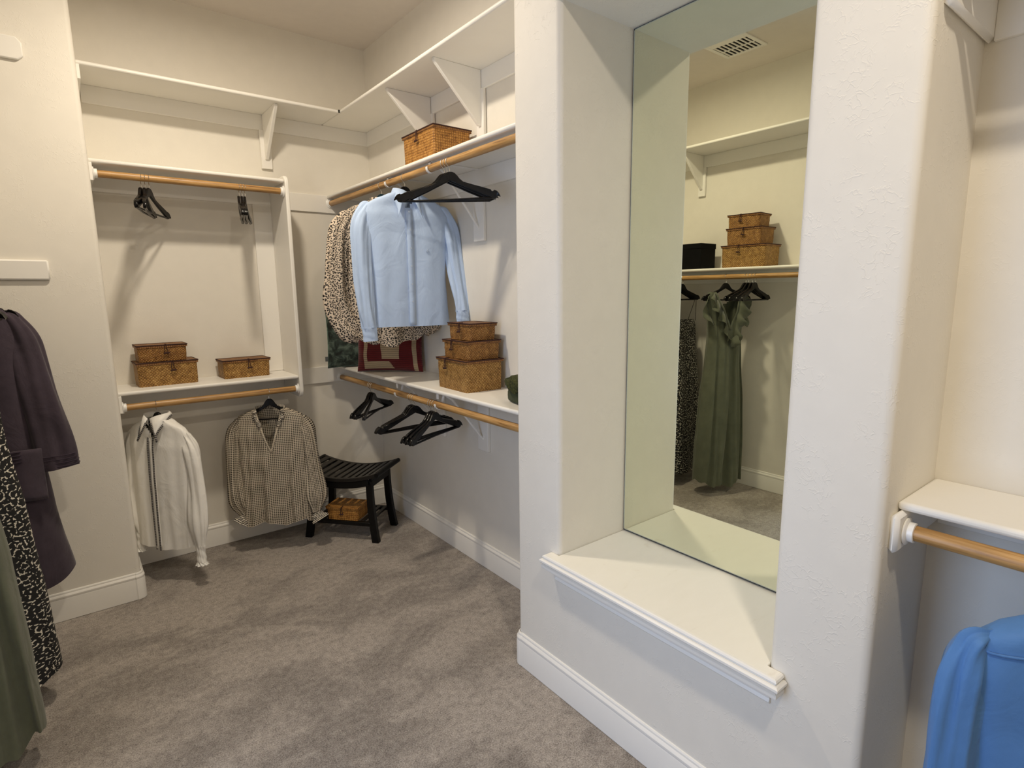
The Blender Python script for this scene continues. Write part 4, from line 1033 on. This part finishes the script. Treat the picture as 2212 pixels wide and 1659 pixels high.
# ------------------------------------------------------------------ olive slipper-like item by the mirror wall
t = thing('plush_accessory', 'fuzzy olive green accessory on the low shelf, half hidden by the mirror wall', 'accessory', (1.47, 1.825, ZLs), R(-95))
bm = BM(); rings = []
for i in range(13):
    u = i / 12; x = -0.06 + 0.24 * u; wd = 0.042 * math.sin(PI * min(0.97, 0.12 + 0.85 * u)) ** 0.5
    hgt = 0.060 - 0.004 * u
    rings.append([Vector((x, wd * math.copysign(abs(math.cos(a)) ** .7, math.cos(a)), max(0, hgt / 2 + hgt / 2 * math.copysign(abs(math.sin(a)) ** .6, math.sin(a))))) for a in (2 * PI * k / 20 for k in range(20))])
loft(bm, rings, cap=True); obj('suede_base', bm, m_olive, t)
bm = BM(); rng = random.Random(3)
bmesh.ops.create_icosphere(bm, subdivisions=4, radius=1.0)
for v in bm.verts:
    k = 1 + 0.10 * math.sin(9 * v.co.x + 5 * v.co.z) * math.sin(8 * v.co.y) + rng.uniform(-0.07, 0.07)
    v.co = Vector((0.015 + v.co.x * 0.092 * k, v.co.y * 0.062 * k, 0.082 + v.co.z * 0.040 * k))
obj('plush_trim', bm, m_fur, t, ang=60)

# ------------------------------------------------------------------ slatted stool in the corner
SY = R(-50.2)
t = thing('slatted_stool', 'black wooden stool with curved slatted seat in the far corner', 'stool', (1.280, 3.315, 0), SY)
LW, LD, SH = 0.50, 0.325, 0.432
def zc(x): return 0.042 * (abs(x) / (LW / 2)) ** 2
for sx in (-1, 1):
    for sy in (-1, 1):
        bm = BM(); rings = []
        for i in range(11):
            u = i / 10; z = (SH - 0.045) * (1 - u); fl = 0.030 * u ** 2.2
            cx, cy = sx * (LW / 2 - 0.066 + fl + 0.012), sy * (LD / 2 - 0.040 + fl * 0.35); hw_, hd = 0.019 + 0.003 * u, 0.016
            rings.append([(cx - hw_, cy - hd, z), (cx + hw_, cy - hd, z), (cx + hw_, cy + hd, z), (cx - hw_, cy + hd, z)])
        loft(bm, rings, cap=True); obj('leg', bm, m_stool, t, bevel=0.003)
def curved_rail(name, y0, y1, zt, h_, x0, x1, parent, mat, curve=True, bev=0.004):
    bm = BM(); rings = []
    for i in range(17):
        x = x0 + (x1 - x0) * i / 16; z = zt + (zc(x) if curve else 0)
        hh = h_
        rings.append([(x, y0, z - hh), (x, y1, z - hh), (x, y1, z), (x, y0, z)])
    loft(bm, rings, cap=True); return obj(name, bm, mat, parent, bevel=bev)
for sy in (-1, 1):
    curved_rail('seat_rail', sy * LD / 2 - 0.022 * (sy > 0) - 0.0 * (sy < 0), sy * LD / 2 + 0.022 * (sy < 0), SH - 0.030, 0.024, -LW / 2 - 0.005, LW / 2 + 0.005, t, m_slat)
    curved_rail('apron', sy * (LD / 2 - 0.016) - 0.009, sy * (LD / 2 - 0.016) + 0.009, SH - 0.054, 0.042, -LW / 2 + 0.05, LW / 2 - 0.05, t, m_stool)
for sx in (-1, 1):
    bm = BM(); tube(bm, [(sx * (LW / 2 + 0.012), -LD / 2, SH - 0.030 + 0.033), (sx * (LW / 2 + 0.012), LD / 2, SH - 0.030 + 0.033)], 0.0135, 14); obj('end_roll', bm, m_stool, t)
    bm = BM(); box(bm, sx * (LW / 2 - 0.045) - 0.009, -LD / 2 + 0.03, SH - 0.085, sx * (LW / 2 - 0.045) + 0.009, LD / 2 - 0.03, SH - 0.028); obj('side_apron', bm, m_stool, t, bevel=0.003)
ns = 11
for i in range(ns):
    x = -LW / 2 + 0.022 + (LW - 0.044) * i / (ns - 1); z = SH - 0.031 + zc(x)
    bm = BM(); box(bm, -0.0155, -LD / 2 + 0.022, -0.012, 0.0155, LD / 2 - 0.022, 0.0)
    o = obj('seat_slat', bm, m_slat, t, bevel=0.002); o.location = (x, 0, z); o.rotation_euler = (0, -math.atan(0.084 * x / (LW / 2) ** 2), 0)
ZSs = 0.128
for sy in (-1, 1):
    bm = BM(); box(bm, -LW / 2 + 0.055, sy * (LD / 2 - 0.03) - 0.012, ZSs - 0.026, LW / 2 - 0.055, sy * (LD / 2 - 0.03) + 0.012, ZSs - 0.002); obj('shelf_rail', bm, m_stool, t, bevel=0.002)
for i in range(9):
    x = -LW / 2 + 0.075 + (LW - 0.15) * i / 8
    bm = BM(); box(bm, x - 0.0115, -LD / 2 + 0.042, ZSs - 0.012, x + 0.0115, LD / 2 - 0.042, ZSs); obj('shelf_slat', bm, m_slat, t, bevel=0.0015)
u_ = Vector((math.cos(SY), math.sin(SY), 0)); v_ = Vector((-math.sin(SY), math.cos(SY), 0))
c_ = Vector((1.280, 3.315, ZSs)) + u_ * 0.012 - v_ * 0.068
woven_box('orange-brown woven box on the bottom shelf of the black stool', tuple(c_), (0.215, 0.150, 0.085), SY, m_rowweave, 'woven box on the stool', lidmat=m_rowweave)
